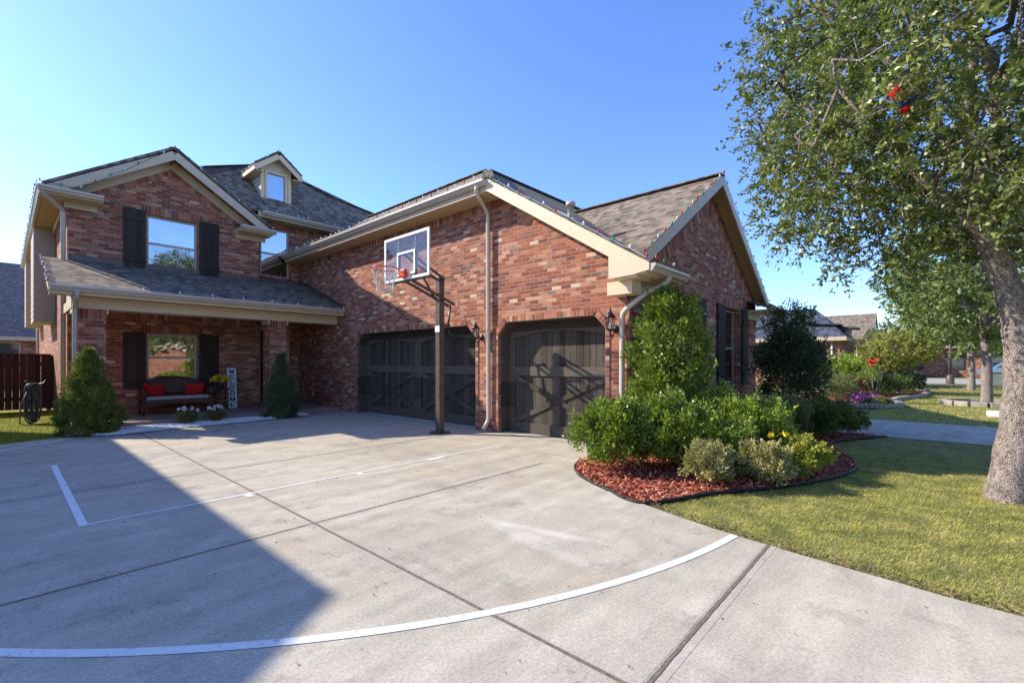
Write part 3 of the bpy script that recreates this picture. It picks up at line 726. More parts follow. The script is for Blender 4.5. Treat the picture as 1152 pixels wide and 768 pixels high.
# --- front door
fd = MB(); x0, x1, z0, z1 = DO
fd.box((x0+.06, YR+.08, z0), (x1-.06, YR+.13, z1-.06))
for zz in ((z0+.15, z0+.85), (z0+1.0, z1-.25)): 
    for xx in ((x0+.14, (x0+x1)/2-.03), ((x0+x1)/2+.03, x1-.14)): fd.box((xx[0], YR+.07, zz[0]), (xx[1], YR+.08, zz[1]))
door = fd.build('front_door', 'doorwood', H)
fb = MB(); fb.box((x0-.07, YR-.03, z0), (x0+.06, YR+.12, z1+.08)); fb.box((x1-.06, YR-.03, z0), (x1+.07, YR+.12, z1+.08)); fb.box((x0+.06, YR-.03, z1-.06), (x1-.06, YR+.12, z1+.08))
fb.build('door_frame', 'trim', door)
hb = MB(); hb.tube([(x0+.15, YR+.06, 1.1), (x0+.15, YR+.0, 1.1), (x0+.15, YR+.0, 1.32), (x0+.15, YR+.06, 1.32)], .013, 6); hb.lathe((x0+.15, YR+.075, 1.45), [(.03, 0), (.03, .03), (.0, .035)], 10, (0, -1, 0)); hb.build('handle', 'steel', door)

# --- porch: slab, columns, beam, ceiling, roof
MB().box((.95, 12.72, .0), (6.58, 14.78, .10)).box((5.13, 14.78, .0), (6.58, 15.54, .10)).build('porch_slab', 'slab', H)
for (a, b_) in ((.98, 1.47), (4.72, 5.15)):
    c = B((a, 12.9, .1), (b_, 13.35, 2.50)).build('column', 'brick', H)
    strip([(a+.002, 12.9, 2.29), (b_-.002, 12.9, 2.29)], .2, .004, (0, 0, 1), (0, -1, 0), parent=c)
    for xx in (a-.035, b_): B((xx, 12.865, 2.40), (xx+.035, 13.36, 2.56)).build('column_cap', 'trim', c)
B((.93, 12.87, 2.50), (6.58, 13.37, 2.74)).build('porch_beam', 'trim_light', H)
MB().box((.97, 13.37, 2.70), (6.58, 14.79, 2.74)).box((5.14, 14.79, 2.70), (6.58, 15.54, 2.74)).build('porch_ceiling', 'soffit', H)
B((.93, 13.37, 2.5), (1.4, 14.79, 2.70)).build('porch_beam', 'trim_light', H)
kp = .372
def zp(Y): return 2.90+kp*(Y-12.45)
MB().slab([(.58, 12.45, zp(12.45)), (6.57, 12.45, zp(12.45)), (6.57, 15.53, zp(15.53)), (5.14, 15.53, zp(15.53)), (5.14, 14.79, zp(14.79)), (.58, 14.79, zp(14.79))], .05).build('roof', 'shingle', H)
B((.60, 12.47, 2.72), (6.57, 12.50, 2.86)).build('fascia', 'trim_light', H)
B((.60, 12.50, 2.725), (6.57, 12.87, 2.745)).build('soffit', 'soffit', H)
MB().beam((.60, 12.47, zp(12.47)-.10), (.60, 14.78, zp(14.78)-.10), .03, .12).build('rake_board', 'trim_light', H)
MB().slab([(.97, 12.9, 2.72), (.97, 14.79, 2.72), (.97, 14.79, zp(14.79)-.06), (.97, 12.9, zp(12.9)-.06)][::-1], .03).build('siding', 'siding', H)
MB().slab([(.62, 12.5, zp(12.5)-.10), (.97, 12.5, zp(12.5)-.10), (.97, 14.79, zp(14.79)-.10), (.62, 14.79, zp(14.79)-.10)], .015).build('soffit', 'soffit', H)
# flashing where the porch roof meets the brick
MB().beam((1.0, 14.785, zp(14.78)+.07), (5.12, 14.785, zp(14.78)+.07), .02, .13).build('flashing', 'pole', H)
MB().beam((6.585, 12.5, zp(12.5)+.05), (6.585, 15.5, zp(15.5)+.05), .02, .12).build('flashing', 'pole', H)

# --- roofs
R = MB()
hipb = (6.15, 6.2, zs(6.2)); pk = (9.35, 9.4, zs(9.4))
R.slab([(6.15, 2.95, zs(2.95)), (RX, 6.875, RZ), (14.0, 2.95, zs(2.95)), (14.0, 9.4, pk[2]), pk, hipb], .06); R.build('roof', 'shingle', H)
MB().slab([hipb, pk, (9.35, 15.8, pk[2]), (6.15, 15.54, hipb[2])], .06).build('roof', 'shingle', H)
MB().slab([(9.35, 9.4, pk[2]), (9.9, 9.4, pk[2]), (9.9, 16, pk[2]-.35), (9.35, 16, pk[2])], .06).build('roof', 'shingle', H)
MB().slab([(9.35, 9.4, pk[2]), (14.0, 9.4, pk[2]), (14.0, 12.8, 4.85), (9.35, 12.8, 4.85)], .06).build('roof', 'shingle', H)
MB().slab([(6.4, 3.2, 2.82+K*.25), (10.075, 3.2, RZ), (RX, 6.875, RZ)], .06).build('roof', 'shingle', H)
MB().slab([(10.075, 3.2, RZ), (13.75, 3.2, 2.82+K*.25), (RX, 6.875, RZ)], .06).build('roof', 'shingle', H)
def zm(Y): return 6.02+.85*(Y-15.1)
apex = (6.7, 18.4, zm(18.4)); fl = (1.5, 15.1, zm(15.1)); hp = [(7.5, 17.80, zm(17.80)), (8.7, 17.08, zm(17.08)), (10.3, 16.62, zm(16.62)), (13.0, 15.1, zm(15.1))]
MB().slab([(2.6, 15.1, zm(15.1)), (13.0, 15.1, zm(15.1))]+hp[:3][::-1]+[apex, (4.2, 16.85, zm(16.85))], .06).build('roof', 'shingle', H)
b = MB()
lft = [(2.6, 15.1, zm(15.1)), (4.2, 16.85, zm(16.85)), apex, (6.7, 23.5, apex[2]), (.6, 27.3, 5.3), (.6, 15.3, 5.3)]
for i in range(1, len(lft)-1): b.face([lft[0], lft[i], lft[i+1]])
rt = [apex]+hp+[(13.0, 26, 5.5), (6.7, 23.5, apex[2])]
for i in range(1, len(rt)-1): b.face([rt[0], rt[i+1], rt[i]])
b.face([(6.7, 23.5, apex[2]), (13, 26, 5.5), (13, 27.3, 5.3), (.6, 27.3, 5.3)])
b.build('roof', 'shingle', H)
# left gable roof
YF = 14.35
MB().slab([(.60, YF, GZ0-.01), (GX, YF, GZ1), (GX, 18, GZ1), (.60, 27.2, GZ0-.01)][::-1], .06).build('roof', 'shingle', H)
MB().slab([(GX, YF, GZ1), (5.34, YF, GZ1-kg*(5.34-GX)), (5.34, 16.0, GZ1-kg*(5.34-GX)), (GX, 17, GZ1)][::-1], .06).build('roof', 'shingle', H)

# --- rake boards, fascias, soffits, gutters
def rake(pts, y, w=.2, th=.035, name='rake_board', mat='trim'):
    b = MB()
    for p, q in zip(pts, pts[1:]):
        b.beam((p[0], y, p[1]), (q[0], y, q[1]), th, w)
    return b.build(name, mat, H)
dz = .16
rake([(.62, GZ0-dz+.02), (GX, GZ1-dz)], YF+.02); rake([(GX, GZ1-dz), (5.34, GZ1-kg*(5.34-GX)-dz)], YF+.021)
rake([(.9, GZ0+kg*.28-.28), (GX, GZ1-.29)], YU-.02, .2, .03, 'frieze_board'); rake([(GX, GZ1-.29), (5.1, GZ1-kg*(5.1-GX)-.29)], YU-.021, .2, .03, 'frieze_board')
for sg, xa in ((-1, .64), (1, 5.32)):
    za = GZ1-kg*abs(xa-GX)
    MB().slab([(xa, YF+.04, za-.085), (GX, YF+.04, GZ1-.085), (GX, YU, GZ1-.085), (xa, YU, za-.085)], .015).build('soffit', 'soffit', H)
# boxed returns at the feet of the left gable
for a, e in ((.60, 1.58), (4.46, 5.34)):
    B((a, YF-.02, GZ0-.20), (e, YU-.002, GZ0-.11)).build('eave_return', 'trim_light', H)
    MB().slab([(a, YF-.06, GZ0-.03), (e, YF-.06, GZ0-.03), (e, YU-.01, GZ0+.09), (a, YU-.01, GZ0+.09)], .05).build('roof', 'shingle', H)
    B((a+.35 if a < 2 else a+.02, YU-.05, GZ0-.34), (e-.06, YU-.004, GZ0-.20)).build('frieze_board', 'trim', H)
def gutter(p, q, w=.12, h=.11, out=(0, -1, 0), mat='gutter'):
    """open K-style trough from p to q at its top back edge"""
    p, q, o = Vector(p), Vector(q), Vector(out); b = MB(); t = .008
    prof = [(0, 0), (0, -h), (w*.55, -h), (w*.8, -h*.55), (w, -h*.35), (w, 0), (w-.014, 0), (w-.014, -h*.3), (w*.72, -h*.5), (w*.5, -h+t), (t, -h+t), (t, 0)]
    A = [p+o*x+Z*z for x, z in prof]; C = [q+o*x+Z*z for x, z in prof]; n = len(prof)
    for i in range(n): b.face([A[i], A[(i+1) % n], C[(i+1) % n], C[i]])
    b.face([p+o*x+Z*z for x, z in prof[:6]]); b.face([q+o*x+Z*z for x, z in prof[:6]][::-1])
    return b.build('gutter', mat, H)
gutter((.60, YF-.02, GZ0-.04), (.60, 27.2, GZ0-.04), out=(-1, 0, 0))
gutter((.50, YF-.04, GZ0-.06), (1.58, YF-.04, GZ0-.06)); gutter((4.46, YF-.04, GZ0-.06), (5.40, YF-.04, GZ0-.06))
B((.61, YF+.03, GZ0-.16), (.64, 27.2, GZ0-.01)).build('fascia', 'trim', H)
B((.64, YU+.0, GZ0-.17), (1.0, 27.0, GZ0-.14)).build('soffit', 'soffit', H)
B((.94, 15.1, GZ0-.32), (.998, 26.9, GZ0-.17)).build('frieze_board', 'trim', H)
# main recess eave
gutter((5.3, 15.08, 6.0), (7.93, 15.08, 6.0), out=(0, -1, 0)); B((5.2, 15.09, 5.83), (8.1, 15.12, 5.99)).build('fascia', 'trim', H)
B((5.13, 15.12, 5.83), (9.2, 15.55, 5.86)).build('soffit', 'soffit', H)
# garage wing eave
gutter((6.14, 6.22, 4.83), (6.14, 15.5, 4.83), out=(-1, 0, 0)); B((6.14, 6.2, 4.62), (6.17, 15.53, 4.82)).build('fascia', 'trim', H)
B((6.17, 6.3, 4.62), (6.6, 15.53, 4.65)).build('soffit', 'soffit', H)
B((6.55, 6.4, 4.645), (6.598, 15.5, 4.66)).build('frieze_board', 'trim', H)
# rake over the near garage door
b = MB(); b.slab([(6.135, 2.95, zs(2.95)-.02), (6.135, 6.2, zs(6.2)-.02), (6.135, 6.2, zs(6.2)-.27), (6.135, 3.35, zs(2.95)-.02), (6.135, 3.35, zs(2.95)-.20), (6.135, 2.95, zs(2.95)-.16)] if False else
       [(6.135, 2.95, zs(2.95)-.02), (6.135, 6.22, zs(6.22)-.02), (6.135, 6.22, zs(6.22)-.25), (6.135, 3.60, zs(3.60)-.25), (6.135, 3.60, 2.64), (6.135, 3.2, 2.66), (6.135, 2.95, 2.70)][::-1], -.035); b.build('rake_board', 'trim_light', H)
MB().slab([(6.17, 3.5, zs(3.5)-.10), (6.6, 3.5, zs(3.5)-.10), (6.6, 6.3, zs(6.3)-.10), (6.17, 6.3, zs(6.3)-.10)], .015).build('soffit', 'soffit', H)
MB().beam((6.585, 3.55, zs(3.55)-.18), (6.585, 6.3, zs(6.3)-.18), .03, .16).build('frieze_board', 'trim', H)
MB().slab([(6.14, 6.19, zs(6.2)-.0), (6.14, 6.21, zs(6.2)-.25), (6.55, 6.5, zs(6.2)-.25), (6.55, 6.3, zs(6.2)-.0)], .01).build('fascia', 'trim', H)
# boxed return at the corner
MB().box((6.17, 3.16, 2.62), (6.62, 3.52, 2.68)).box((6.30, 3.30, 2.42), (6.597, 3.72, 2.62)).build('eave_return', 'trim_light', H)
for a, e in ((6.15, 7.42), (12.75, 14.0)):
    B((a+.03, 3.0, 2.66), (e, 3.497, 2.72)).build('eave_return', 'trim_light', H)
    MB().slab([(a, 2.96, 2.80), (e, 2.96, 2.80), (e, 3.495, 3.0), (a, 3.495, 3.0)], .05).build('roof', 'shingle', H)
    B((a+.03, 2.985, 2.70), (e, 3.01, 2.78)).build('fascia', 'trim_light', H)
    gutter((a, 2.98, 2.79), (e, 2.98, 2.79))
    B((max(a, 6.62)+.0, 3.43, 2.50), (min(e-.1, 13.6), 3.497, 2.66)).build('frieze_board', 'trim', H)
for sg in (-1, 1):
    xe = RX+sg*3.66; ze = RZ-K*3.66
    q = [(xe, 3.215, ze-.11), (RX, 3.215, RZ-.11)] if sg < 0 else [(RX, 3.216, RZ-.11), (xe, 3.216, ze-.11)]
    MB().beam(q[0], q[1], .035, .18).build('rake_board', 'trim', H)
    MB().slab([(xe, 3.235, ze-.085), (RX, 3.235, RZ-.085), (RX, 3.5, RZ-.085), (xe, 3.5, ze-.085)], .014).build('soffit', 'soffit', H)
B((13.65, 3.5, 2.62), (14.0, 12.4, 2.68)).build('soffit', 'soffit', H)
# ridge caps
def cap(p, q): MB().beam(Vector(p)+Z*.012, Vector(q)+Z*.012, .24, .02).build('ridge_cap', 'shingle', H)
cap(pk, (14.0, 9.4, pk[2])); cap(pk, (9.35, 15.8, pk[2])); cap(hipb, pk); cap((RX, 3.2, RZ), (RX, 6.87, RZ)); cap(apex, hp[0]); cap(hp[0], hp[1]); cap(hp[1], hp[2]); cap((4.2, 16.85, zm(16.85)), apex); cap((GX, YF, GZ1), (GX, 17.4, GZ1)); cap(apex, (6.7, 23.5, apex[2]))
# roof vent on the street plane
vb = MB(); vb.lathe((7.15, 5.0, zs(5.0)-.05), [(.06, 0), (.06, .25), (.09, .25), (.09, .32), (.0, .34)], 10); vb.slab([(6.98, 4.82, zs(4.82)+.01), (7.32, 4.82, zs(4.82)+.01), (7.32, 5.18, zs(5.18)+.01), (6.98, 5.18, zs(5.18)+.01)], .01); vb.build('roof_vent', 'gutter', H)

# --- downspouts
def spout(pts, w=.075, mat='gutter'):
    b = MB(); P = [Vector(p) for p in pts]
    # round the elbows
    out = [P[0]]
    for i in range(1, len(P)-1):
        a = P[i]+(P[i-1]-P[i]).normalized()*min(.07, (P[i-1]-P[i]).length*.4); c = P[i]+(P[i+1]-P[i]).normalized()*min(.07, (P[i+1]-P[i]).length*.4)
        out += [a, (a+c)/2*.5+P[i]*.5, c]
    out.append(P[-1]); b.tube(out, w/2*1.15, 8); return b.build('downspout', mat, H)
spout([(6.08, 6.42, 4.74), (6.08, 6.44, 4.66), (6.52, 6.56, 4.36), (6.535, 6.56, .22), (6.40, 6.58, .06)])
spout([(6.75, 2.92, 2.70), (6.75, 2.93, 2.60), (6.52, 3.30, 2.36), (6.52, 3.58, 2.16), (6.535, 3.60, .2), (6.42, 3.6, .06)])
spout([(13.9, 2.93, 2.70), (13.92, 2.95, 2.55), (13.80, 3.35, 2.34), (13.70, 3.6, 2.25), (13.70, 3.62, .1)])
spout([(.56, 14.30, 5.19), (.57, 14.32, 5.10), (.93, 14.70, 4.86), (.93, 14.72, .1)])
spout([(.98, 12.40, 2.80), (.98, 12.42, 2.68), (.98, 12.80, 2.52), (.98, 12.84, .1), (.9, 12.7, .04)])
spout([(.94, 26.5, 5.1), (.94, 26.5, .1)])
# --- side bays (lap siding) on the sunlit side wall
for ya, yb, za, zb in ((18.4, 20.4, 2.55, 5.13), (24.6, 26.4, 2.75, 5.13)):
    bb = MB(); z = za; bb.box((.60, ya, za), (.998, yb, zb))
    while z < zb-.02: bb.slab([(.585, ya-.005, z), (.570, ya-.005, z), (.570, yb, z), (.585, yb, z)], .005) if False else bb.box((.578, ya+.07, z), (.600, yb, min(z+.13, zb))); z += .16
    bay = bb.build('bay', 'siding', H)
    MB().box((.570, ya-.015, za-.02), (.64, ya+.07, zb)).box((.64, ya-.012, za-.02), (.997, ya-.002, zb)).build('corner_board', 'trim', bay)

# --- dormer
DX0, DX1, DY = 5.56, 6.48, 15.90
dm = MB(); zb_ = zm(DY); DR = (DX0+DX1)/2; zt = 7.74; kd = .80
dm.wall(tY(DY), [(DX0, zb_-.1), (DX1, zb_-.1), (DX1, zt+.03), (DR, zt+.03+kd*(DX1-DR)), (DX0, zt+.03)], [[(5.74, 6.66), (6.30, 6.66), (6.30, 7.54), (5.74, 7.54)]], (0, -1, 0), .06)
dor = dm.build('dormer', 'trim', H)
sd = MB()
for x, sx in ((DX0, -1), (DX1, 1)):
    z = zb_-.05
    while z < zt+.02:
        ye = 15.1+(z+.16-6.02)/.85+.02; ze = min(z+.14, zt+.03); ys = DY+.06
        if ye > ys: sd.box((x if sx < 0 else x-.02, ys, z), (x+.02 if sx < 0 else x, ye+.3, ze))
        z += .155
    sd.box((x+.022 if sx < 0 else x-.05, DY+.06, zb_-.1), (x+.05 if sx < 0 else x-.022, 17.0, zt+.03))
sd.build('siding', 'siding', dor)
ov = .27; yv = DY-.27
zl = zt+.03-kd*ov*1.0
zr = zt+.09+kd*(DX1-DR)
MB().slab([(DX0-ov, yv, zr-kd*(DR-DX0+ov)), (DR, yv, zr), (DR, 18.2, zr), (DX0-ov, 17.6, zr-kd*(DR-DX0+ov))][::-1], .05).build('roof', 'shingle', dor)
MB().slab([(DR, yv, zr), (DX1+ov, yv, zr-kd*(DX1-DR+ov)), (DX1+ov, 17.6, zr-kd*(DX1-DR+ov)), (DR, 18.2, zr)][::-1], .05).build('roof', 'shingle', dor)
zeD = zr-kd*(DR-DX0+ov)
tb_ = MB(); tb_.beam((DX0-ov, yv+.02, zeD-.12), (DR, yv+.02, zr-.13), .03, .15); tb_.beam((DR, yv+.021, zr-.13), (DX1+ov, yv+.021, zeD-.12), .03, .15)
tb_.box((DX0-ov-.01, yv, zeD-.17), (DX0-ov+.02, 17.4, zeD-.04)); tb_.box((DX1+ov-.02, yv, zeD-.17), (DX1+ov+.01, 17.4, zeD-.04))
tb_.box((DX0-ov+.02, yv+.04, zeD-.17), (DX0, 17.2, zeD-.15)); tb_.box((DX1, yv+.04, zeD-.17), (DX1+ov-.02, 17.2, zeD-.15))
tb_.build('fascia', 'trim_light', dor)
tw = MB(); 
for a in ((5.68, 6.58, 5.74, 7.60), (6.30, 6.58, 6.36, 7.60), (5.74, 6.58, 6.30, 6.66), (5.74, 7.54, 6.30, 7.60)): tw.box((a[0], DY-.03, a[1]), (a[2], DY-.002, a[3]))
tw.box((DX0-.01, DY-.02, zb_-.1), (DX0+.08, DY-.001, zt+.03)); tw.box((DX1-.08, DY-.02, zb_-.1), (DX1+.01, DY-.001, zt+.03))
tw.build('corner_board', 'trim_light', dor)
window(dor, 5.74, 6.30, 6.66, 7.54, DY+.01, 'glass', rail=False, blind=False, fr=.02)

# --- wall lanterns
def lantern(y, z):
    b = MB(); x = XW-.004
    b.lathe((x-.004, y, z-.02), [(.0, .02), (.055, .02), (.065, 0), (.065, -.01)], 12, (-1, 0, 0))
    b.tube([(x-.02, y, z-.05), (x-.10, y, z-.14), (x-.17, y, z-.10), (x-.17, y, z-.05)], .012, 6)
    b.tube([(x-.02, y, z-.02), (x-.06, y, z-.10), (x-.12, y, z-.20), (x-.16, y, z-.20)], .009, 6)
    c = Vector((x-.17, y, z-.04)); r = .068
    b.lathe(c, [(.0, -.03), (.03, -.02), (.055, 0), (.055, .01)], 6)
    for k in range(6):
        w = math.pi/3*k; p = c+Vector((math.cos(w)*.055, math.sin(w)*.055, 0)); q = c+Vector((math.cos(w)*.078, math.sin(w)*.078, .19)); b.tube([p, q], .006, 4)
    b.lathe(c+Z*.19, [(.085, 0), (.09, .012), (.06, .05), (.03, .09), (.02, .10), (.025, .12), (.006, .15), (0, .17)], 6)
    o = b.build('wall_lamp', 'blackmetal', H)
    MB().lathe(c, [(.052, .01), (.074, .185)], 6).build('lamp_glass', 'lantern', o)
    MB().lathe(c, [(.0, .01), (.016, .01), (.016, .10), (0, .11)], 8).build('candle', 'b_white', o)
lantern(6.82, 1.92); lantern(3.74, 1.94)
# small hardware
B((XW-.03, 14.4, .35), (XW-.004, 14.48, .46)).build('outlet', 'gutter', H)

# ================================================================== SETTING
def sheet(name, pts, z, mat, kind='structure', parent=None):
    b = MB(); tri = tessellate_polygon([[Vector((p[0], p[1], 0)) for p in pts]])
    for t in tri:
        q = [Vector((pts[j][0], pts[j][1], z)) for j in t]
        if (q[1]-q[0]).cross(q[2]-q[0]).z < 0: q.reverse()
        b.face(q)
    o = b.build(name, mat, parent, origin=(0, 0, z) if parent is None else None)
    if kind and parent is None: tag(o, kind=kind)
    return o
def smooth(pts, n=6, closed=False):
    P = [Vector((*p, 0)) if len(p) == 2 else Vector(p) for p in pts]; out = []; m = len(P)
    for i in range(m if closed else m-1):
        p0, p1, p2, p3 = (P[(i-1) % m], P[i], P[(i+1) % m], P[(i+2) % m]) if closed else (P[max(i-1, 0)], P[i], P[i+1], P[min(i+2, m-1)])
        for s in range(n):
            u = s/n; out.append(.5*((2*p1)+(p2-p0)*u+(2*p0-5*p1+4*p2-p3)*u*u+(3*p1-p0-3*p2+p3)*u**3))
    if not closed: out.append(P[-1])
    return [(p.x, p.y) for p in out]
sheet('ground', [(-600, -600), (900, -600), (900, 900), (-600, 900)], -.03, 'soil')
# concrete driveway
edge = smooth([(3.70, -7.2), (3.70, -2.5), (3.73, -.38), (3.79, .2), (3.90, .93), (4.04, 1.55), (4.22, 2.1), (4.40, 2.62), (4.70, 3.15), (5.12, 3.52), (5.6, 3.70), (6.6, 3.78)])
back = [(6.6, 3.90), (7.0, 3.90), (7.0, 11.85), (6.6, 11.85), (6.6, 15.5), (5.6, 12.7)] 
glin = smooth([(5.55, 12.62), (5.40, 12.05), (4.6, 11.85), (3.4, 11.70), (2.4, 11.62), (1.45, 11.42), (.75, 11.86), (-.1, 11.58), (-1.2, 11.0), (-2.3, 9.6)])
drv = edge+[(7.0, 3.79), (7.0, 11.86), (6.6, 11.87), (6.6, 12.68), (5.6, 12.68)]+glin+[(-2.3, -7.2)]
DR_ = sheet('driveway', drv, 0.0, 'concrete')
# slab edge so that the concrete has a thickness along the lawn
eb = MB()
for p, q in zip(edge, edge[1:]): eb.face([(p[0], p[1], 0), (p[0], p[1], -.06), (q[0], q[1], -.06), (q[0], q[1], 0)])
eb.build('slab_edge', 'concrete', DR_)
# joints: a dark filler line with a tooled paler shoulder
def flat(name, pts, w, z, mat, parent=DR_):
    b = MB(); P = [Vector((*p, z)) for p in pts]; L = []; Rr = []
    for i, p in enumerate(P):
        t = (P[min(i+1, len(P)-1)]-P[max(i-1, 0)]).normalized(); s = Vector((-t.y, t.x, 0))*w/2; L.append(p+s); Rr.append(p-s)
    for i in range(len(P)-1): b.face([Rr[i], Rr[i+1], L[i+1], L[i]])
    return b.build(name, mat, parent)
def wob(a, b_, n=60, amp=.0022):
    return [(a[0]+(b_[0]-a[0])*k/n+random.uniform(-amp, amp), a[1]+(b_[1]-a[1])*k/n+random.uniform(-amp, amp)) for k in range(n+1)]
M['shoulder'] = concrete_mat('tooled joint shoulder', (.36, .31, .25), (.55, .48, .395))
for ji, (a, b_, w) in enumerate((((-2.2, 3.90), (5.0, 3.96), .022), ((-2.2, 6.80), (6.55, 6.80), .012), ((1.80, 11.4), (1.80, -2.5), .022), ((1.75, .90), (3.90, .91), .022), ((1.75, .90), (-2.2, .90), .012))):
    d = Vector((b_[0]-a[0], b_[1]-a[1])); s = Vector((-d.y, d.x)).normalized()*(w*.5+.05)
    for sg in (-1, 1): flat('joint_shoulder', [(a[0]+s.x*sg*.62, a[1]+s.y*sg*.62), (b_[0]+s.x*sg*.62, b_[1]+s.y*sg*.62)], .035, .0006+ji*.0002, 'shoulder')
    flat('expansion_joint', wob(a, b_), w, .0018+ji*.0003, 'joint')
flat('expansion_joint', wob((6.57, 3.8), (6.57, 11.9)), .03, .0016, 'joint')
# painted basketball court
def arc(cx, cy, r, a0, a1, n=70): return [(cx+r*math.cos(math.radians(a0+(a1-a0)*k/n)), cy+r*math.sin(math.radians(a0+(a1-a0)*k/n))) for k in range(n+1)]
flat('court_line', arc(4.55, 7.03, 5.90, 264, 128), .062, .0036, 'paint')
flat('court_line', [(.46, 5.30), (.46, 8.74)], .060, .0042, 'paint')
flat('court_line', [(.49, 5.325), (5.6, 5.325)], .036, .0036, 'paint'); flat('court_line', [(.49, 8.72), (5.0, 8.72)], .034, .0036, 'paint_worn')
for x in (1.72, 2.98):
    flat('court_line', [(x, 5.30), (x, 5.19)], .06, .0044, 'paint'); flat('court_line', [(x+.4, 8.74), (x+.4, 8.84)], .06, .0044, 'paint_worn')
flat('court_line', [(4.05, 5.29), (4.33, 5.29)], .10, .0044, 'paint'); flat('court_line', [(3.1, 4.98), (3.9, 5.03)], .02, .0036, 'paint_worn')
# neighbour's driveway, street, kerb
sheet('neighbour_driveway', [(11.2, -7.2), (14.4, -7.2), (14.4, 1.6), (14.4, 14), (11.2+2.6, 14), (13.8, 2.2), (11.2, 1.6)], -.012, 'concrete')
sheet('street', [(-120, -15.5), (120, -15.5), (120, -7.6), (-120, -7.6)], -.02, 'road')
sheet('street', [(42.5, -7.6), (56, -7.6), (56, 60), (42.5, 60)], -.018, 'road')
B((-120, -7.6, -.03), (120, -7.35, .06)).build('kerb', 'stone', origin=(0, -7.5, -.03)); tag(bpy.data.objects['kerb'], kind='structure')
sheet('side_lawn', [(-6, 11)]+glin[::-1][:30]+[(1.0, 12.2), (1.0, 27), (-6, 27)], -.008, 'soil_left')

# ---------------- mulch bed
bed = smooth([(5.6, 3.69), (5.12, 3.51), (4.71, 3.14), (4.41, 2.61), (4.22, 2.09), (5.03, 1.70), (5.75, 1.26), (6.61, .90), (7.3, .74), (7.9, .78), (8.5, .97), (9.2, 1.20), (9.7, 1.27), (10.3, 1.05), (11.1, .62)])
bedp = bed+[(11.15, .7), (11.15, 1.7), (13.8, 2.2), (13.8, 3.52), (6.6, 3.52), (6.6, 3.68)]
sheet('mulch_bed', bedp, .006, 'mulchbase')
def inside(poly):
    P = np.array(poly)
    def f(x, y):
        r = np.zeros(len(x), bool); j = len(P)-1
        for i in range(len(P)):
            c = ((P[i, 1] > y) != (P[j, 1] > y)) & (x < (P[j, 0]-P[i, 0])*(y-P[i, 1])/(P[j, 1]-P[i, 1]+1e-12)+P[i, 0]); r ^= c; j = i
        return r
    return f
inbed = inside(bedp)
x = RNG.uniform(4.2, 13.8, 60000); y = RNG.uniform(.6, 3.7, 60000)
k = inbed(x, y) & (RNG.uniform(0, 1, 60000) < np.clip(1.5-(x-4)/7, .12, 1)); x, y = x[k], y[k]; n = len(x)
P = np.stack([x, y, RNG.uniform(.004, .05, n)], 1); D = unit(np.stack([RNG.normal(size=n), RNG.normal(size=n), RNG.normal(size=n)*.35], 1))
S = unit(np.cross(D, RNG.normal(size=(n, 3))*.35+np.array([0, 0, 1]))); L = RNG.uniform(.02, .06, n)[:, None]; W = RNG.uniform(.004, .010, n)[:, None]
tag(quads_mesh('wood_chips', np.stack([P-S*W, P+D*L-S*W, P+D*L+S*W, P+S*W], 1), 'chips'), kind='stuff')
eb = MB(); eb.tube([(p[0], p[1], .014) for p in bed[3:]], .016, 6)
tag(eb.build('garden_edging', 'rubber'), 'thin black edging strip curving round the red mulch bed', 'garden edging')

# ---------------- white pebbles along the porch
gp = [(.80, 11.90)]+[(1.45, 11.45), (2.4, 11.64), (3.4, 11.72), (4.6, 11.87), (5.4, 12.08), (5.5, 12.66), (.95, 12.68), (.8, 12.3)]
sheet('gravel_bed', gp, .010, 'pebble')
ing = inside(gp); x = RNG.uniform(.7, 5.6, 16000); y = RNG.uniform(11.4, 12.72, 16000); k = ing(x, y); x, y = x[k], y[k]; n = len(x)
oct_ = np.array([(1,0,0),(0,1,0),(-1,0,0),(0,-1,0),(0,0,1.),(0,0,-1.)]); of = [(0,1,4),(1,2,4),(2,3,4),(3,0,4),(1,0,5),(2,1,5),(3,2,5),(0,3,5)]
sz = RNG.uniform(.010, .024, n)[:, None, None]; rot = RNG.uniform(0, 6.3, n); V = oct_[None]*sz*np.array([1, .75, .6])
V = np.stack([V[..., 0]*np.cos(rot)[:, None]-V[..., 1]*np.sin(rot)[:, None], V[..., 0]*np.sin(rot)[:, None]+V[..., 1]*np.cos(rot)[:, None], V[..., 2]], -1)+np.stack([x, y, RNG.uniform(.012, .035, n)], 1)[:, None]
me = bpy.data.meshes.new('pebbles'); me.from_pydata(V.reshape(-1, 3).tolist(), [], [tuple(6*i+a for a in t) for i in range(n) for t in of]); me.materials.append(M['pebble'])
o = bpy.data.objects.new('white_gravel', me); COL.objects.link(o); tag(o, kind='stuff')

# ---------------- grass
def grass(name, poly, box, n, hgt, wid, mat, dens=None):
    f = inside(poly); x = RNG.uniform(box[0], box[1], n); y = RNG.uniform(box[2], box[3], n); k = f(x, y)
    if dens is not None: k &= RNG.uniform(0, 1, n) < dens(x, y)
    x, y = x[k], y[k]; n = len(x); P = np.stack([x, y, np.full(n, -.024)], 1)
    a = RNG.uniform(0, 6.28, n); D = unit(np.stack([np.cos(a)*.6, np.sin(a)*.6, RNG.uniform(.5, 1.5, n)], 1)); L = (hgt*RNG.uniform(.5, 1.3, n))[:, None]
    S = np.stack([-np.sin(a), np.cos(a), np.zeros(n)], 1)*(wid*RNG.uniform(.7, 1.2, n))[:, None]
    m = P+D*L*.6; T = P+D*L+np.array([0, 0, -1])*L*.12+np.stack([np.cos(a), np.sin(a), np.zeros(n)], 1)*L*.15
    Q = np.stack([P-S*.5, P+S*.5, m*.4+T*.6+S*.25, T-S*.08], 1)
    return tag(quads_mesh(name, Q, mat), kind='stuff')
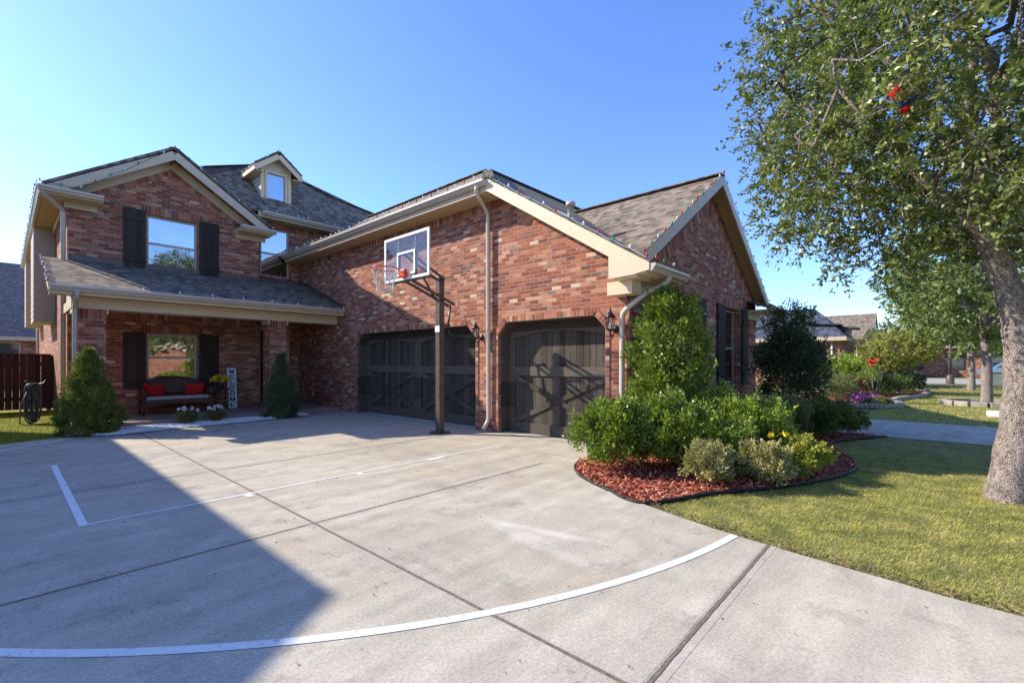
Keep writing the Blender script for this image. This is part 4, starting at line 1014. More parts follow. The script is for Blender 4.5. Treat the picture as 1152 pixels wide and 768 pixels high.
lawn = [(p[0]+.01, p[1]) for p in edge[5:] if p[1] < 2.2]+[(p[0], p[1]-.03) for p in bed[24:]]+[(11.2, .6), (11.2, -7.3), (3.72, -7.3)]
sheet('lawn', lawn, -.022, 'soil')
grass('grass_blades', lawn, (3.7, 11.2, -3.2, 2.2), 430000, .030, .0036, 'blade', lambda x, y: np.clip(1.35-(x-3.7)/5.2, .16, 1)*np.where(y < -1.6-(x-3.7)*.0, .45, 1))
lw2 = [(14.42, -7.3), (42.3, -7.3), (42.3, 3.0), (26, 2.2), (19, .8), (17.8, 1.0), (14.42, 3)]
sheet('lawn', lw2, -.022, 'soil')
grass('grass_blades', lw2, (14.4, 40, -4, 3), 90000, .06, .012, 'blade', lambda x, y: np.clip(1.2-(x-14)/22, .2, 1))
gl = [(-.6, 11.45), (-.1, 11.62), (.75, 11.92), (.95, 12.4), (.98, 19.0), (-.6, 19.0)]
grass('grass_blades', gl, (-.6, 1.0, 11.4, 19), 42000, .05, .007, 'blade_l')

# dry fallen leaves and specks on the concrete
n = 260; x = RNG.uniform(-1, 3.9, n); y = RNG.uniform(0, 9, n); P = np.stack([x, y, np.full(n, .006)], 1); D = unit(RNG.normal(size=(n, 3))*np.array([1, 1, .12]))
M['deadleaf'] = island_mat('dead leaves', [(.16, .09, .05), (.34, .21, .11), (.08, .05, .03), (.26, .17, .09)])
lv = leaves(P, D, .020, .008)
m2 = 1300; t = RNG.uniform(-2.5, 2.2, m2); ex = np.interp(t, [p[1] for p in edge], [p[0] for p in edge]); P2 = np.stack([ex+np.abs(RNG.normal(size=m2))*.07+.01, t, RNG.uniform(-.01, .02, m2)], 1)
lv2 = leaves(P2, unit(RNG.normal(size=(m2, 3))*np.array([1, 1, .5])), .026, .011)
tag(quads_mesh('fallen_leaves', np.concatenate([lv, lv2]), 'deadleaf'), kind='stuff')

# ================================================================== BASKETBALL HOOP
hp_ = empty('basketball_hoop', (5.75, 7.12, 0), 'in-ground basketball hoop with clear backboard and dark pole in front of the garages', 'basketball hoop')
b = MB(); px, py = 5.75, 7.12
b.box((px-.062, py-.062, .03), (px+.062, py+.062, 3.06)); pole = b.build('pole', 'pole', hp_, bevel=.008)
b = MB(); b.box((px-.15, py-.15, .0), (px+.15, py+.15, .03)); 
for k in range(4):
    w = math.pi/2*k; c, s = math.cos(w), math.sin(w)
    b.slab([(px+c*.06-s*.006, py+s*.06+c*.006, .03), (px+c*.14-s*.006, py+s*.14+c*.006, .03), (px+c*.06-s*.006, py+s*.06+c*.006, .17)], .012)
    b.lathe((px+.115*(c-s), py+.115*(s+c), .03), [(.018, 0), (.018, .02), (.008, .02), (.008, .045), (0, .045)], 6)
b.build('base_plate', 'pole', hp_)
B((px-.068, py-.066, 1.98), (px-.060, py+.066, 2.10)).build('sticker', 'white', pole)
BX = 4.97; y0, y1, z0, z1 = 6.42, 7.80, 2.90, 3.73
bb = MB(); t = .028
for a in ((y0, z0, y1, z0+.045), (y0, z1-.045, y1, z1), (y0, z0+.045, y0+.045, z1-.045), (y1-.045, z0+.045, y1, z1-.045)): bb.box((BX-t, a[0], a[1]), (BX, a[2], a[3]))
bd = bb.build('backboard', 'white', hp_)
B((BX-.018, y0+.045, z0+.045), (BX-.010, y1-.045, z1-.045)).build('panel', 'acrylic', bd)
b = MB(); ya, yb, za, zb2 = 6.83, 7.39, 2.99, 3.42
for a in ((ya, za, yb, za+.04), (ya, zb2-.04, yb, zb2), (ya, za+.04, ya+.04, zb2-.04), (yb-.04, za+.04, yb, zb2-.04)): b.box((BX-.0235, a[0], a[1]), (BX-.0195, a[2], a[3]))
b.build('target_square', 'white', bd)
b = MB(); b.box((BX+.0, y0+.05, z0-.03), (BX+.05, y1-.05, z0+.02))
for yy in (6.85, 7.37): b.box((BX+.002, yy-.02, z0+.02), (BX+.035, yy+.02, z1-.05))
b.box((BX+.004, 6.87, 3.36), (BX+.034, 7.35, 3.40)); b.build('board_frame', 'pole', hp_)
for s in (-.10, .10):
    MB().beam((BX+.02, py+s, 3.38), (px+.04, py+s, 3.0), .022, .045, up=(1, 0, 1)).build('arm', 'pole', hp_)
    MB().beam((BX+.02, py+s, 2.90), (px+.30, py+s, 2.53), .022, .05, up=(1, 0, 1)).build('arm', 'pole', hp_)
MB().beam((BX+.42, py+.13, 3.10), (px+.0, py+.13, 2.62), .02, .035, up=(1, 0, 1)).build('arm', 'pole', hp_)
b = MB(); b.tube([(px+.27, py, 2.53), (px+.20, py, 2.05)], .022, 8); b.tube([(px+.27, py-.12, 2.55), (px+.27, py+.12, 2.55)], .015, 8); b.tube([(px+.20, py, 2.07), (px+.2, py-.06, 1.98), (px+.2, py-.06, 1.93)], .012, 6); b.box((px-.02, py-.085, 2.10), (px+.2, py+.085, 2.14)); b.build('height_crank', 'pole', hp_)
b = MB(); b.tube([(4.52+.228*math.cos(w), py+.228*math.sin(w), 3.04) for w in [k*2*math.pi/28 for k in range(28)]], .0095, 6, closed=True)
for s in (-.09, .09): b.tube([(4.52+.2, py+s, 3.035), (BX-.09, py+s*.9, 2.99)], .008, 6)
rim = b.build('rim', 'orange', hp_)
MB().box((BX-.11, py-.08, 2.93), (BX-.03, py+.08, 3.07)).build('rim_bracket', 'orange', rim, bevel=.012)
b = MB()
def npnt(a, l):
    r = .225-.085*min(l/3, 1)+.01*(l > 3); return Vector((4.52+r*math.cos(a), py+r*math.sin(a), 3.03-.105*l))
for k in range(12):
    for l in range(4):
        a = 2*math.pi*(k+.5*(l % 2))/12
        for sg in (-.5, .5):
            b.tube([npnt(a, l), npnt(a+sg*2*math.pi/12, l+1)], .0045, 4, cap=False)
b.build('net', 'net', rim)

# ================================================================== PORCH THINGS
# settee
st = empty('wicker_settee', (2.98, 14.3, .1), 'brown wicker settee with curved back under the porch window', 'bench')
def wv(name, mb, par=st): return mb.build(name, 'wicker', par)
bx0, bx1, by0, by1, sz_ = 2.28, 3.68, 13.98, 14.52, .47
wv('seat', MB().box((bx0+.03, by0, sz_-.07), (bx1-.03, by1, sz_)))
n = 12; top = [(bx0-.02+(bx1-bx0+.04)*k/n, .74+.26*(1-abs(2*k/n-1)**3.2)) for k in range(n+1)]
bk = MB(); bk.slab([(bx0-.02, by1+.02, .62), (bx1+.02, by1+.02, .62)]+[(x, by1+.06, z) for x, z in top[::-1]], .045)
bk.tube([(x, by1+.05, z) for x, z in top], .026, 8); wv('backrest', bk)
for k in range(13): 
    xx = bx0+.1+k*(bx1-bx0-.2)/12; wv('spindle', MB().tube([(xx, by1+.0, sz_-.02), (xx, by1+.03, .64)], .012, 6))
for xx in (bx0, bx1):
    for yy in (by0+.03, by1): wv('leg', MB().tube([(xx+.0, yy, .10), (xx, yy, sz_ if yy > 14.2 else .66)], [.022, .032], 8))
    a = MB(); a.tube([(xx, by1+.02, .76), (xx, (by0+by1)/2, .735), (xx, by0+.02, .70), (xx, by0-.03, .64), (xx, by0-.01, .56)], .038, 8); wv('arm', a)
    wv('side_panel', MB().slab([(xx-.012, by0+.05, .50), (xx-.012, by1, .50), (xx-.012, by1, .72), (xx-.012, by0+.05, .68)], .02))
wv('apron', MB().slab([(bx0+.03, by0+.004, sz_-.06), (bx0+.03, by0+.004, sz_-.13), ((bx0+bx1)/2, by0+.004, sz_-.09), (bx1-.03, by0+.004, sz_-.13), (bx1-.03, by0+.004, sz_-.06)], .02))
tag(MB().box((bx0+.05, by0+.01, sz_+.001), (bx1-.05, by1-.01, sz_+.075)).build('seat_cushion', 'cushion', bevel=.025), 'long pale patterned cushion on the settee seat', 'cushion')
def pillow(cx, lab, rz):
    b = MB(); n = 12; w, h, th = .44, .29, .075
    def pt(i, j, s):
        u, v = 2*i/n-1, 2*j/n-1; bulge = ((1-u**4)*(1-v**4))**.6; pin = 1-.06*(1-abs(u)**2)*0
        return Vector((u*w/2*(1-.07*(1-abs(v))), s*th*bulge, v*h/2*(1-.07*(1-abs(u)))))
    Rm = Matrix.Translation((cx, 14.36, sz_+.075+.15)) @ Matrix.Rotation(rz, 4, 'Y') @ Matrix.Rotation(.28, 4, 'X')
    for s in (-1, 1):
        for i in range(n):
            for j in range(n):
                q = [Rm @ pt(i, j, s), Rm @ pt(i+1, j, s), Rm @ pt(i+1, j+1, s), Rm @ pt(i, j+1, s)]
                b.face(q if s < 0 else q[::-1], smooth=True)
    return tag(b.build('pillow', 'red'), lab, 'pillow', 'red pillows on the settee')
pillow(2.53, 'red pillow slumped at the window-side left end of the settee', .10); pillow(3.40, 'red pillow at the settee end nearest the potted yellow flowers', -.04)
# plant stand with yellow mums
ps = empty('plant_stand', (3.98, 14.35, .1), 'dark metal plant stand between the settee and the welcome board', 'plant stand')
b = MB(); b.box((3.80, 14.18, .66), (4.16, 14.52, .68)); b.build('top', 'blackmetal', ps)
for xx, yy in ((3.82, 14.2), (4.14, 14.2), (3.82, 14.5), (4.14, 14.5)): MB().tube([(xx, yy, .1), (xx, yy, .66)], .009, 6).build('leg', 'blackmetal', ps)
B((3.82, 14.2, .3), (4.14, 14.5, .31)).build('shelf', 'blackmetal', ps)
pt_ = empty('flower_pot', (3.98, 14.35, .68), 'pot of bright yellow chrysanthemums on the plant stand', 'potted plant')
MB().lathe((3.98, 14.35, .68), [(.0, .0), (.07, .0), (.095, .12), (.10, .13), (.085, .13), (.0, .12)], 14).build('pot', 'pot', pt_)
shrub('foliage', (3.98, 14.35, .88), (.17, .17, .10), 500, .05, .02, 'dull', parent=pt_, lumps=20, z0=.79)
n = 260; a = RNG.uniform(0, 6.28, n); e = RNG.uniform(.1, 1.5, n); P = np.array([3.98, 14.35, .86])+np.stack([np.cos(a)*np.cos(e)*.23, np.sin(a)*np.cos(e)*.23, np.sin(e)*.15], 1)
quads_mesh('flowers', leaves(P, unit(RNG.normal(size=(n, 3))+[0, -.6, .6]), .062, .055), 'fl_yellow', pt_)
# WELCOME board leaning on the wall
wb = empty('welcome_board', (4.37, 14.70, .1), 'tall white board reading WELCOME leaning on the porch wall', 'sign')
tilt = Matrix.Translation((4.37, 14.62, .1)) @ Matrix.Rotation(-.10, 4, 'X')
def tb(name, rects, mat, par):
    b = MB()
    for (xa, ya, za, xb, yb, zb) in rects:
        i = len(b.v); b.box((xa, ya, za), (xb, yb, zb))
        for v in b.v[i:]: w = tilt @ v; v.x, v.y, v.z = w
    return b.build(name, mat, par)
tb('board', [(-.115, 0, 0, .115, .02, 1.14)], 'signwhite', wb)
def strokes(ch):
    S = {'W': [((-.40,.5),(-.2,-.5)),((-.2,-.5),(0,.3)),((0,.3),(.2,-.5)),((.2,-.5),(.40,.5)),((-.5,.5),(-.28,.5)),((.28,.5),(.5,.5)),((-.1,.3),(.1,.3))],
         'E': [((-.25,-.5),(-.25,.5)),((-.4,.5),(.35,.5)),((-.4,-.5),(.38,-.5)),((-.25,0),(.15,0)),((.35,.5),(.35,.28)),((.38,-.5),(.38,-.25)),((.15,.1),(.15,-.1))],
         'L': [((-.22,-.5),(-.22,.5)),((-.4,.5),(-.02,.5)),((-.4,-.5),(.38,-.5)),((.38,-.5),(.38,-.2))],
         'C': [((.35,.25),(.2,.45)),((.2,.45),(-.1,.5)),((-.1,.5),(-.35,.25)),((-.35,.25),(-.38,-.2)),((-.38,-.2),(-.15,-.48)),((-.15,-.48),(.15,-.48)),((.15,-.48),(.36,-.25)),((.36,.5),(.36,.2))],
         'O': [((-.38,0),(-.28,.38)),((-.28,.38),(0,.5)),((0,.5),(.28,.38)),((.28,.38),(.38,0)),((.38,0),(.28,-.38)),((.28,-.38),(0,-.5)),((0,-.5),(-.28,-.38)),((-.28,-.38),(-.38,0))],
         'M': [((-.36,-.5),(-.32,.5)),((-.32,.5),(0,-.4)),((0,-.4),(.32,.5)),((.32,.5),(.36,-.5)),((-.5,-.5),(-.22,-.5)),((.22,-.5),(.5,-.5)),((-.46,.5),(-.3,.5)),((.3,.5),(.46,.5))]}
    return S[ch]
for i, ch in enumerate('WELCOME'):
    b = MB(); zc = 1.14-.10-i*.157; h, w = .105, .15
    for (p, q) in strokes(ch):
        A_ = tilt @ Vector((p[0]*w, -.003, zc+p[1]*h)); C_ = tilt @ Vector((q[0]*w, -.003, zc+q[1]*h)); d = (C_-A_).normalized()
        thick = .026 if abs(q[1]-p[1]) > .5 or ch in 'CO' else .013
        b.beam(A_-d*.004, C_+d*.004, .006, thick, up=d.cross(Vector((0, 1, 0))))
    b.build('letter', 'letter', wb)
# white flower clumps at the edge of the pebbles
for cx, cy, lab in ((2.78, 12.42, 'low clump of white flowers with rusty leaves, in front of the settee'), (3.38, 12.42, 'low clump of white flowers in the pebbles nearest the plant stand')):
    t = empty('flower_clump', (cx, cy, .02), lab, 'flowers', 'white flower clumps along the porch')
    shrub('foliage', (cx, cy, .15), (.23, .2, .15), 900, .06, .03, 'dull', parent=t, lumps=22, z0=.02)
    shrub('rusty_leaves', (cx-.05, cy-.09, .10), (.16, .12, .10), 260, .05, .03, 'fl_orange', parent=t, lumps=10, z0=.02)
    b = MB(); C = [(cx+random.uniform(-.2, .2), cy+random.uniform(-.14, .12), random.uniform(.30, .37)) for _ in range(8)]
    for c in C: b.tube([(cx+(c[0]-cx)*.4, cy, .15), c], .004, 4)
    b.build('stem', 'dull', t)
    for c in C: P = np.array(c)+RNG.normal(size=(22, 3))*.014; quads_mesh('bloom', leaves(P, unit(RNG.normal(size=P.shape)+[0, -.4, .5]), .034, .028), 'fl_white', t)
# garden hose on its stand
hs = empty('garden_hose', (.44, 14.95, -.02), 'grey garden hose hung in loops on a metal stand on the side lawn', 'garden hose')
b = MB(); b.tube([(.44, 15.0, -.03), (.44, 15.0, .95), (.40, 14.9, 1.0), (.30, 14.88, .94)], .014, 6); b.tube([(.44, 15.0, .88), (.62, 14.98, .92), (.66, 14.9, .99)], .012, 6); b.tube([(.30, 15.0, -.02), (.58, 15.0, -.02)], .012, 6); b.build('stand', 'blackmetal', hs)
b = MB()
for k in range(17):
    hw = random.uniform(.07, .13); dp = random.uniform(.52, .80); ox = random.uniform(-.06, .06); yy = 14.84+.012*k
    b.tube([(.46+ox+hw*math.sin(a)*(1+.25*math.cos(a*2)), yy+.02*math.sin(a*3), .52+.40*math.cos(a) if math.cos(a) > 0 else .52+dp*.62*math.cos(a)) for a in [j*2*math.pi/20 for j in range(20)]], .013, 6, closed=True)
b.tube([(.38, 14.85, .8), (.26, 14.8, .4), (.25, 14.78, .05), (.34, 14.78, .01), (.5, 14.8, .01), (.7, 14.7, .02)], .013, 6); b.build('hose', 'hose', hs)

# ================================================================== CHRISTMAS LIGHTS
_bulb = {}
def bulb_mesh(k):
    if k not in _bulb:
        b = MB(); b.lathe((0, 0, 0), [(.0, -.012), (.013, -.010), (.013, .012), (.017, .022), (.016, .034), (.009, .050), (0, .058)], 8)
        me = bpy.data.meshes.new('bulb'); me.from_pydata([tuple(v) for v in b.v], [], b.f); me.polygons.foreach_set('use_smooth', [True]*len(b.f)); me.materials.append(M[k]); _bulb[k] = me
    return _bulb[k]
def string_lights(pts, step, label, cord='cord', up=(0, 0, 1), sag=.02, pat=('b_red', 'b_green', 'b_white'), size=.9):
    t = empty('string_lights', pts[0], label, 'string lights', 'christmas string lights on the eaves')
    P = [Vector(p) for p in pts]; b = MB(); path = []; i = 0
    for p, q in zip(P, P[1:]):
        L = (q-p).length; n = max(1, round(L/step))
        for k in range(n+(1 if q is P[-1] else 0)):
            c = p+(q-p)*(k/n)+Vector((random.uniform(-.01, .01), random.uniform(-.01, .01), random.uniform(0, .01)))
            path += [c, c+(q-p)*(.5/n)-Z*sag*random.random()] if not (k == n) else [c]
            o = bpy.data.objects.new('bulb', bulb_mesh(pat[i % len(pat)])); COL.objects.link(o); o.parent = t; o.location = c-P[0]+Z*.012
            d = (Vector(up)+Vector((random.uniform(-.45, .45), random.uniform(-.45, .45), 0))).normalized(); o.rotation_mode = 'QUATERNION'; o.rotation_quaternion = Z.rotation_difference(d); s = size; o.scale = (s, s, s); i += 1
    b.tube(path, .0045, 4, cap=False); b.build('cord', cord, t)
    return t
gz = lambda x: GZ1-kg*abs(x-GX)
string_lights([(.55, YF-.05, GZ0+.02), (1.2, YF-.05, GZ0+.03), (GX, YF, gz(GX)+.02)], .34, 'string of coloured bulbs up the left slope of the left gable', 'cord_g')
string_lights([(GX, YF, GZ1+.02), (5.34, YF, gz(5.34)+.02)], .34, 'string of coloured bulbs down the right slope of the left gable', 'cord_g')
string_lights([(DX0-ov, yv, zeD+.02), (DR, yv, zr+.02), (DX1+ov, yv, zeD+.02)], .26, 'string of coloured bulbs over the dormer gable', 'cord_g')
string_lights([(DX0-ov-.02, 17.3, zeD-.02), (DX0-ov-.02, yv, zeD-.02)], .12, 'dense string of bulbs along the left eave of the dormer')
string_lights([(5.4, 14.98, 6.03), (7.9, 14.98, 6.03)], .30, 'string of white bulbs on the gutter below the dormer', 'cord_g', pat=('b_white', 'b_white', 'b_red'))
string_lights([(6.05, 15.4, 4.87), (6.05, 6.2, 4.87)], .26, 'long string of bulbs on white cord on the gutter above the garage wall', pat=('b_white', 'b_red', 'b_white', 'b_green'), size=1.0)
string_lights([(6.12, 6.15, zs(6.15)+.03), (6.12, 2.98, zs(2.98)+.03)], .30, 'string of red green and white bulbs along the slope above the near garage door', size=1.0)
string_lights([(6.2, 2.88, 2.83), (7.42, 2.88, 2.83)], .30, 'short string of bulbs on the corner gutter beside the tall holly', 'cord_g', size=1.0)
string_lights([(6.5, 3.19, 2.83+K*.35), (RX, 3.19, RZ+.02)], .29, 'string of bulbs up the left slope of the street gable', 'cord_g', size=1.0)
string_lights([(RX, 3.19, RZ+.02), (13.73, 3.19, RZ-K*3.66+.02)], .29, 'string of bulbs down the right slope of the street gable', 'cord_g', size=1.0)
string_lights([(.56, 14.7, zp(14.7)+.03), (.56, 12.42, zp(12.42)+.03)], .10, 'dense string of coloured bulbs down the left edge of the porch roof')
string_lights([(.70, 12.34, 2.90), (6.5, 12.34, 2.90)], .62, 'sparse string of white bulbs on the porch gutter', 'cord', pat=('b_white',))
string_lights([(.48, 27, 5.3), (.48, 14.4, 5.3)], .36, 'string of bulbs along the long left eave of the house', 'cord_g')
gutter((.60, 12.46, 2.89), (6.55, 12.46, 2.89))

# ================================================================== SHRUBS
g = 'shrubs in the red mulch bed'
shrub('conical_evergreen', (1.12, 12.12, .80), (.53, .52, .86), 40000, .034, .016, 'conifer', 'broad conical evergreen shrub on the white pebbles at the left corner of the house', 'evergreen', shape='cone', lumps=230, lump_r=.17, up=.7)
shrub('conical_evergreen', (4.74, 12.20, .80), (.46, .45, .84), 32000, .032, .015, 'conifer_b', 'slim conical evergreen shrub in front of the entry column', 'evergreen', shape='cone', lumps=200, lump_r=.17, up=.7)
shrub('holly_tree', (6.64, 2.86, 1.30), (.64, .60, 1.18), 21000, .056, .034, 'holly', 'tall glossy holly at the corner of the street gable', 'holly', g, shape='egg', lumps=150, lump_r=.22, up=.5)
shrub('shrub', (5.26, 3.02, .44), (.57, .50, .49), 16000, .042, .027, 'shrub', 'leafy green shrub nearest the garage door at the driveway edge', 'shrub', g, lumps=80, lump_r=.24, up=.7)
shrub('shrub', (5.76, 2.42, .47), (.61, .55, .50), 19000, .042, .027, 'shrub', 'leafy green shrub in front of the tall holly', 'shrub', g, lumps=90, lump_r=.24, up=.7)
shrub('shrub', (6.85, 1.98, .50), (.76, .64, .54), 18000, .044, .027, 'shrub_lime', 'bright lime green shrub right of the tall holly', 'shrub', g, lumps=85, lump_r=.24, up=.8)
shrub('shrub', (5.95, 1.92, .36), (.46, .38, .36), 7500, .040, .025, 'shrub', 'small dark leafy shrub between the two speckled clumps at the front', 'shrub', g, lumps=46)
shrub('speckled_shrub', (5.30, 1.84, .24), (.29, .29, .27), 6500, .030, .020, 'nandina', 'pink speckled round shrub, the one nearest the driveway', 'shrub', g, lumps=60, lump_r=.24, up=.5)
shrub('speckled_shrub', (5.78, 1.40, .25), (.31, .31, .28), 7400, .030, .020, 'nandina', 'pink speckled round shrub in the middle of the bed front', 'shrub', g, lumps=60, lump_r=.24, up=.5)
shrub('speckled_shrub', (6.50, 1.16, .23), (.37, .34, .27), 7600, .030, .020, 'nandina_y', 'low yellow topped shrub at the rounded corner of the bed', 'shrub', g, lumps=60, lump_r=.24, up=.5)
for (a, c) in (((6.40, 1.30), 1), ((6.20, 1.42), 2)):
    n = 26; P = np.array([a[0], a[1], .50])+RNG.normal(size=(n, 3))*[.016, .016, .010]; tag(quads_mesh('flowers', leaves(P, unit(RNG.normal(size=(n, 3))+[0, 0, 1]), .04, .035), 'fl_yellow'), 'tuft of yellow blooms on the %s side of the yellow topped shrub' % ('right' if c == 1 else 'left'), 'flowers')
shrub('shrub', (8.35, 2.05, .42), (.60, .50, .46), 7500, .048, .018, 'shrub', 'mid green airy shrub between the lime shrub and the grey green one', 'shrub', g, lumps=50, up=.9)
shrub('shrub', (9.45, 1.95, .36), (.66, .55, .40), 7200, .048, .018, 'dull', 'grey green low shrub at the foot of the tall dark evergreen', 'shrub', g, lumps=40, up=.9)
for i, (x, y, r, l) in enumerate(((9.95, 1.52, .40, 'low dark green clipped shrub at the left of the pair by the neighbouring driveway'), (10.60, 1.28, .44, 'low dark green clipped shrub at the bed corner touching the neighbouring driveway'), (11.25, 1.7, .42, 'low dark clipped shrub at the back behind the bed corner'))):
    shrub('shrub', (x, y, .32), (r, r, .34), 5200, .045, .028, 'dark_shrub', l, 'shrub', g, lumps=50)
shrub('tall_evergreen', (12.35, 2.42, 1.10), (.92, .80, 1.12), 19000, .060, .036, 'darkleaf', 'tall dark evergreen shrub beyond the last window of the street gable', 'evergreen', g, lumps=110, lump_r=.28, up=.6)
ev = bpy.data.objects['tall_evergreen']
shrub('leading_shoots', (12.30, 2.45, 2.15), (.55, .50, .62), 3200, .060, .028, 'darkleaf', parent=ev, lumps=34, lump_r=.45, up=1.1, z0=1.5)

# ================================================================== THE NEAR OAK
def oak_in(p):
    # broad crown whose underside rises away from the trunk on the driveway side
    v = np.array([p[0]-6.9, p[1]+.6]); rr = np.hypot(*v); az = (v[0]*(-.74)+v[1]*.67)
    lat = (-(p[0]-6.9)*.672+(p[1]+.6)*.741)      # distance towards the left of the picture
    if lat > 0 and p[2] < 2.35+.52*max(0, lat-.3)**1.15: return False
    if lat > 2.15: return False
    if p[2] < 2.45+.12*rr: return False
    return True
make_tree((6.85, -.55, 0), [
    ([(6.87, -.58, -.15), (6.88, -.59, .12), (6.95, -.66, .7), (6.98, -.69, 1.25), (6.95, -.66, 1.75), (6.85, -.57, 2.2), (6.70, -.40, 2.75), (6.64, -.33, 3.3), (6.62, -.3, 4.2), (6.7, -.4, 5.6)], [.23, .170, .148, .140, .126, .108, .09, .075, .055, .03]),
    ([(6.93, -.64, .75), (7.00, -.72, 1.25), (7.09, -.81, 1.75), (7.14, -.86, 2.3), (7.15, -.88, 3.2), (7.3, -1.0, 4.4), (7.4, -1.1, 5.6)], [.09, .115, .115, .10, .085, .06, .03]),
    ([(6.72, -.42, 2.65), (6.55, -.2, 2.95), (6.35, .05, 3.25), (6.17, .25, 3.55), (5.95, .48, 3.75), (5.6, .9, 3.95)], [.07, .055, .048, .042, .034, .02]),
    ([(6.66, -.36, 2.95), (6.4, -.45, 3.5), (6.1, -.4, 4.1), (5.9, -.1, 4.8)], [.06, .045, .035, .02]),
    ([(7.13, -.85, 2.5), (7.5, -1.3, 3.0), (7.9, -1.8, 3.5)], [.07, .05, .025]),
    ([(6.64, -.33, 3.2), (6.3, .1, 4.1), (6.0, .6, 5.0), (5.7, 1.1, 5.6)], [.06, .045, .03, .018])],
    dict(c=(6.9, -.5, 4.65), r=(2.4, 2.4, 2.75)), 1650, (.060, .029), 90, 'oak', 'bark', 'large live oak with grey bark on the near lawn, its crown filling the upper right', 'tree', None, 'oak_tree', r0=.011, droop=.12, seed=4, spray=.46, scatter=.035, inside=oak_in)
# red and blue ornament caught in the crown
orn = empty('ornament', (5.36, .20, 3.75), 'bright red ornament with dark blue wing caught among the oak leaves', 'ornament')
c0 = Vector((5.30, .22, 3.72))
MB().lathe(c0+Vector((0, 0, .05)), [(0, -.10), (.045, -.08), (.06, 0), (.05, .06), (0, .09)], 12, (-.5, .3, .8)).build('body', 'red', orn)
MB().lathe(c0+Vector((.05, -.05, -.10)), [(0, -.045), (.03, -.03), (.035, 0), (.02, .04), (0, .045)], 10).build('tail', 'red', orn)
b = MB(); R_, U_ = Vector((.672, -.741, 0)), Z
b.slab([c0-Z*.04, c0+R_*.10-Z*.02, c0+R_*.20+Z*.04, c0+R_*.12-Z*.06, c0+R_*.03-Z*.09], .02); b.build('wing', 'blue', orn)

# ================================================================== OTHER TREES
def simple_tree(base, H_, rad, zc, rz, n, leaf, tl, mat, label, seed, name='tree', cat='tree', group=None, tr=.13, droop=0., lean=0.):
    x, y, z = base
    limbs = [([(x, y, z-.1), (x+lean*.3, y, z+zc*.3), (x+lean*.6, y+.05, z+zc*.62), (x+lean, y, z+zc), (x+lean*1.1, y, z+H_*.8)], [tr*1.25, tr, tr*.85, tr*.6, tr*.25])]
    for k in range(5):
        w = 1.3*k+seed; limbs.append(([(x+lean*.5, y, z+zc*.55+k*.12), (x+lean*.5+math.cos(w)*rad*.3, y+math.sin(w)*rad*.3, z+zc*.8), (x+lean*.5+math.cos(w)*rad*.65, y+math.sin(w)*rad*.65, z+zc+rz*.1)], [tr*.45, tr*.33, tr*.15]))
    return make_tree((x, y, z), limbs, dict(c=(x+lean, y, z+zc), r=(rad, rad, rz)), n, leaf, tl, mat, 'bark', label, cat, group, name, r0=tr*.12, droop=droop, seed=seed, spray=rad*.17)
gt = 'oaks along the street lawns'
simple_tree((21.5, -1.35, 0), 6, 2.75, 4.3, 2.2, 380, (.16, .07), 60, 'oakfar', 'mid distance oak in the stone ring just left of the big trunk', 3, 'oak_tree', 'tree', gt, .13, .15)
simple_tree((33.5, -1.55, 0), 6, 3.3, 4.4, 2.5, 260, (.24, .11), 42, 'oakfar', 'farther oak with a thin trunk behind the stone ring oak', 5, 'oak_tree', 'tree', gt, .14, .1)
simple_tree((49, -3.0, 0), 7, 4.2, 5.0, 3.0, 200, (.32, .15), 40, 'oakfar', 'farthest oak at the end of the street lawn', 6, 'oak_tree', 'tree', gt, .17, .1)
simple_tree((27.2, 1.10, 0), 3.1, 1.45, 1.95, .85, 260, (.11, .045), 50, 'autumn', 'small spreading tree turning yellow and orange behind the clipped balls', 8, 'small_tree', 'small tree', None, .07, .1)
simple_tree((37, 1.6, 0), 4, 1.9, 2.4, 1.4, 180, (.18, .08), 40, 'dull', 'rounded grey green tree behind the small turning tree', 9, 'small_tree', 'small tree', None, .09)
for i, (x, y, r, h) in enumerate(((66, 9, 4, 5.5), (70, 1, 4, 4.5), (64, -7, 4, 5))):
    simple_tree((x, y, 0), h, r, h*.62, h*.36, 90, (.5, .25), 36, 'oakfar', ['hazy tree on the far side of the cross street, left one', 'hazy tree before the low dark house across the cross street', 'hazy tree across the cross street, right one'][i], 20+i, 'tree', 'tree', 'trees beyond the cross street', .2)
# trees and hedge across the street, behind the camera (seen in the window glass)
src = simple_tree((-3, -19, 0), 7, 3.6, 4.2, 2.8, 150, (.34, .16), 40, 'oakfar', 'street tree across the road opposite the porch', 31, 'tree', 'tree', 'trees across the street', .2)
for i, (x, y) in enumerate(((6, -20), (15, -19), (27, -20), (-13, -20), (1.5, -24), (-8, -24))):
    c = copy_tree(src, None, (x, y, 0), i*1.3); c['label'] = ['street tree across the road opposite the garage', 'street tree across the road opposite the near oak', 'street tree across the road opposite the neighbouring house', 'street tree across the road opposite the left neighbour', 'tree standing before the opposite house on its right', 'tree standing before the opposite house on its left'][i]

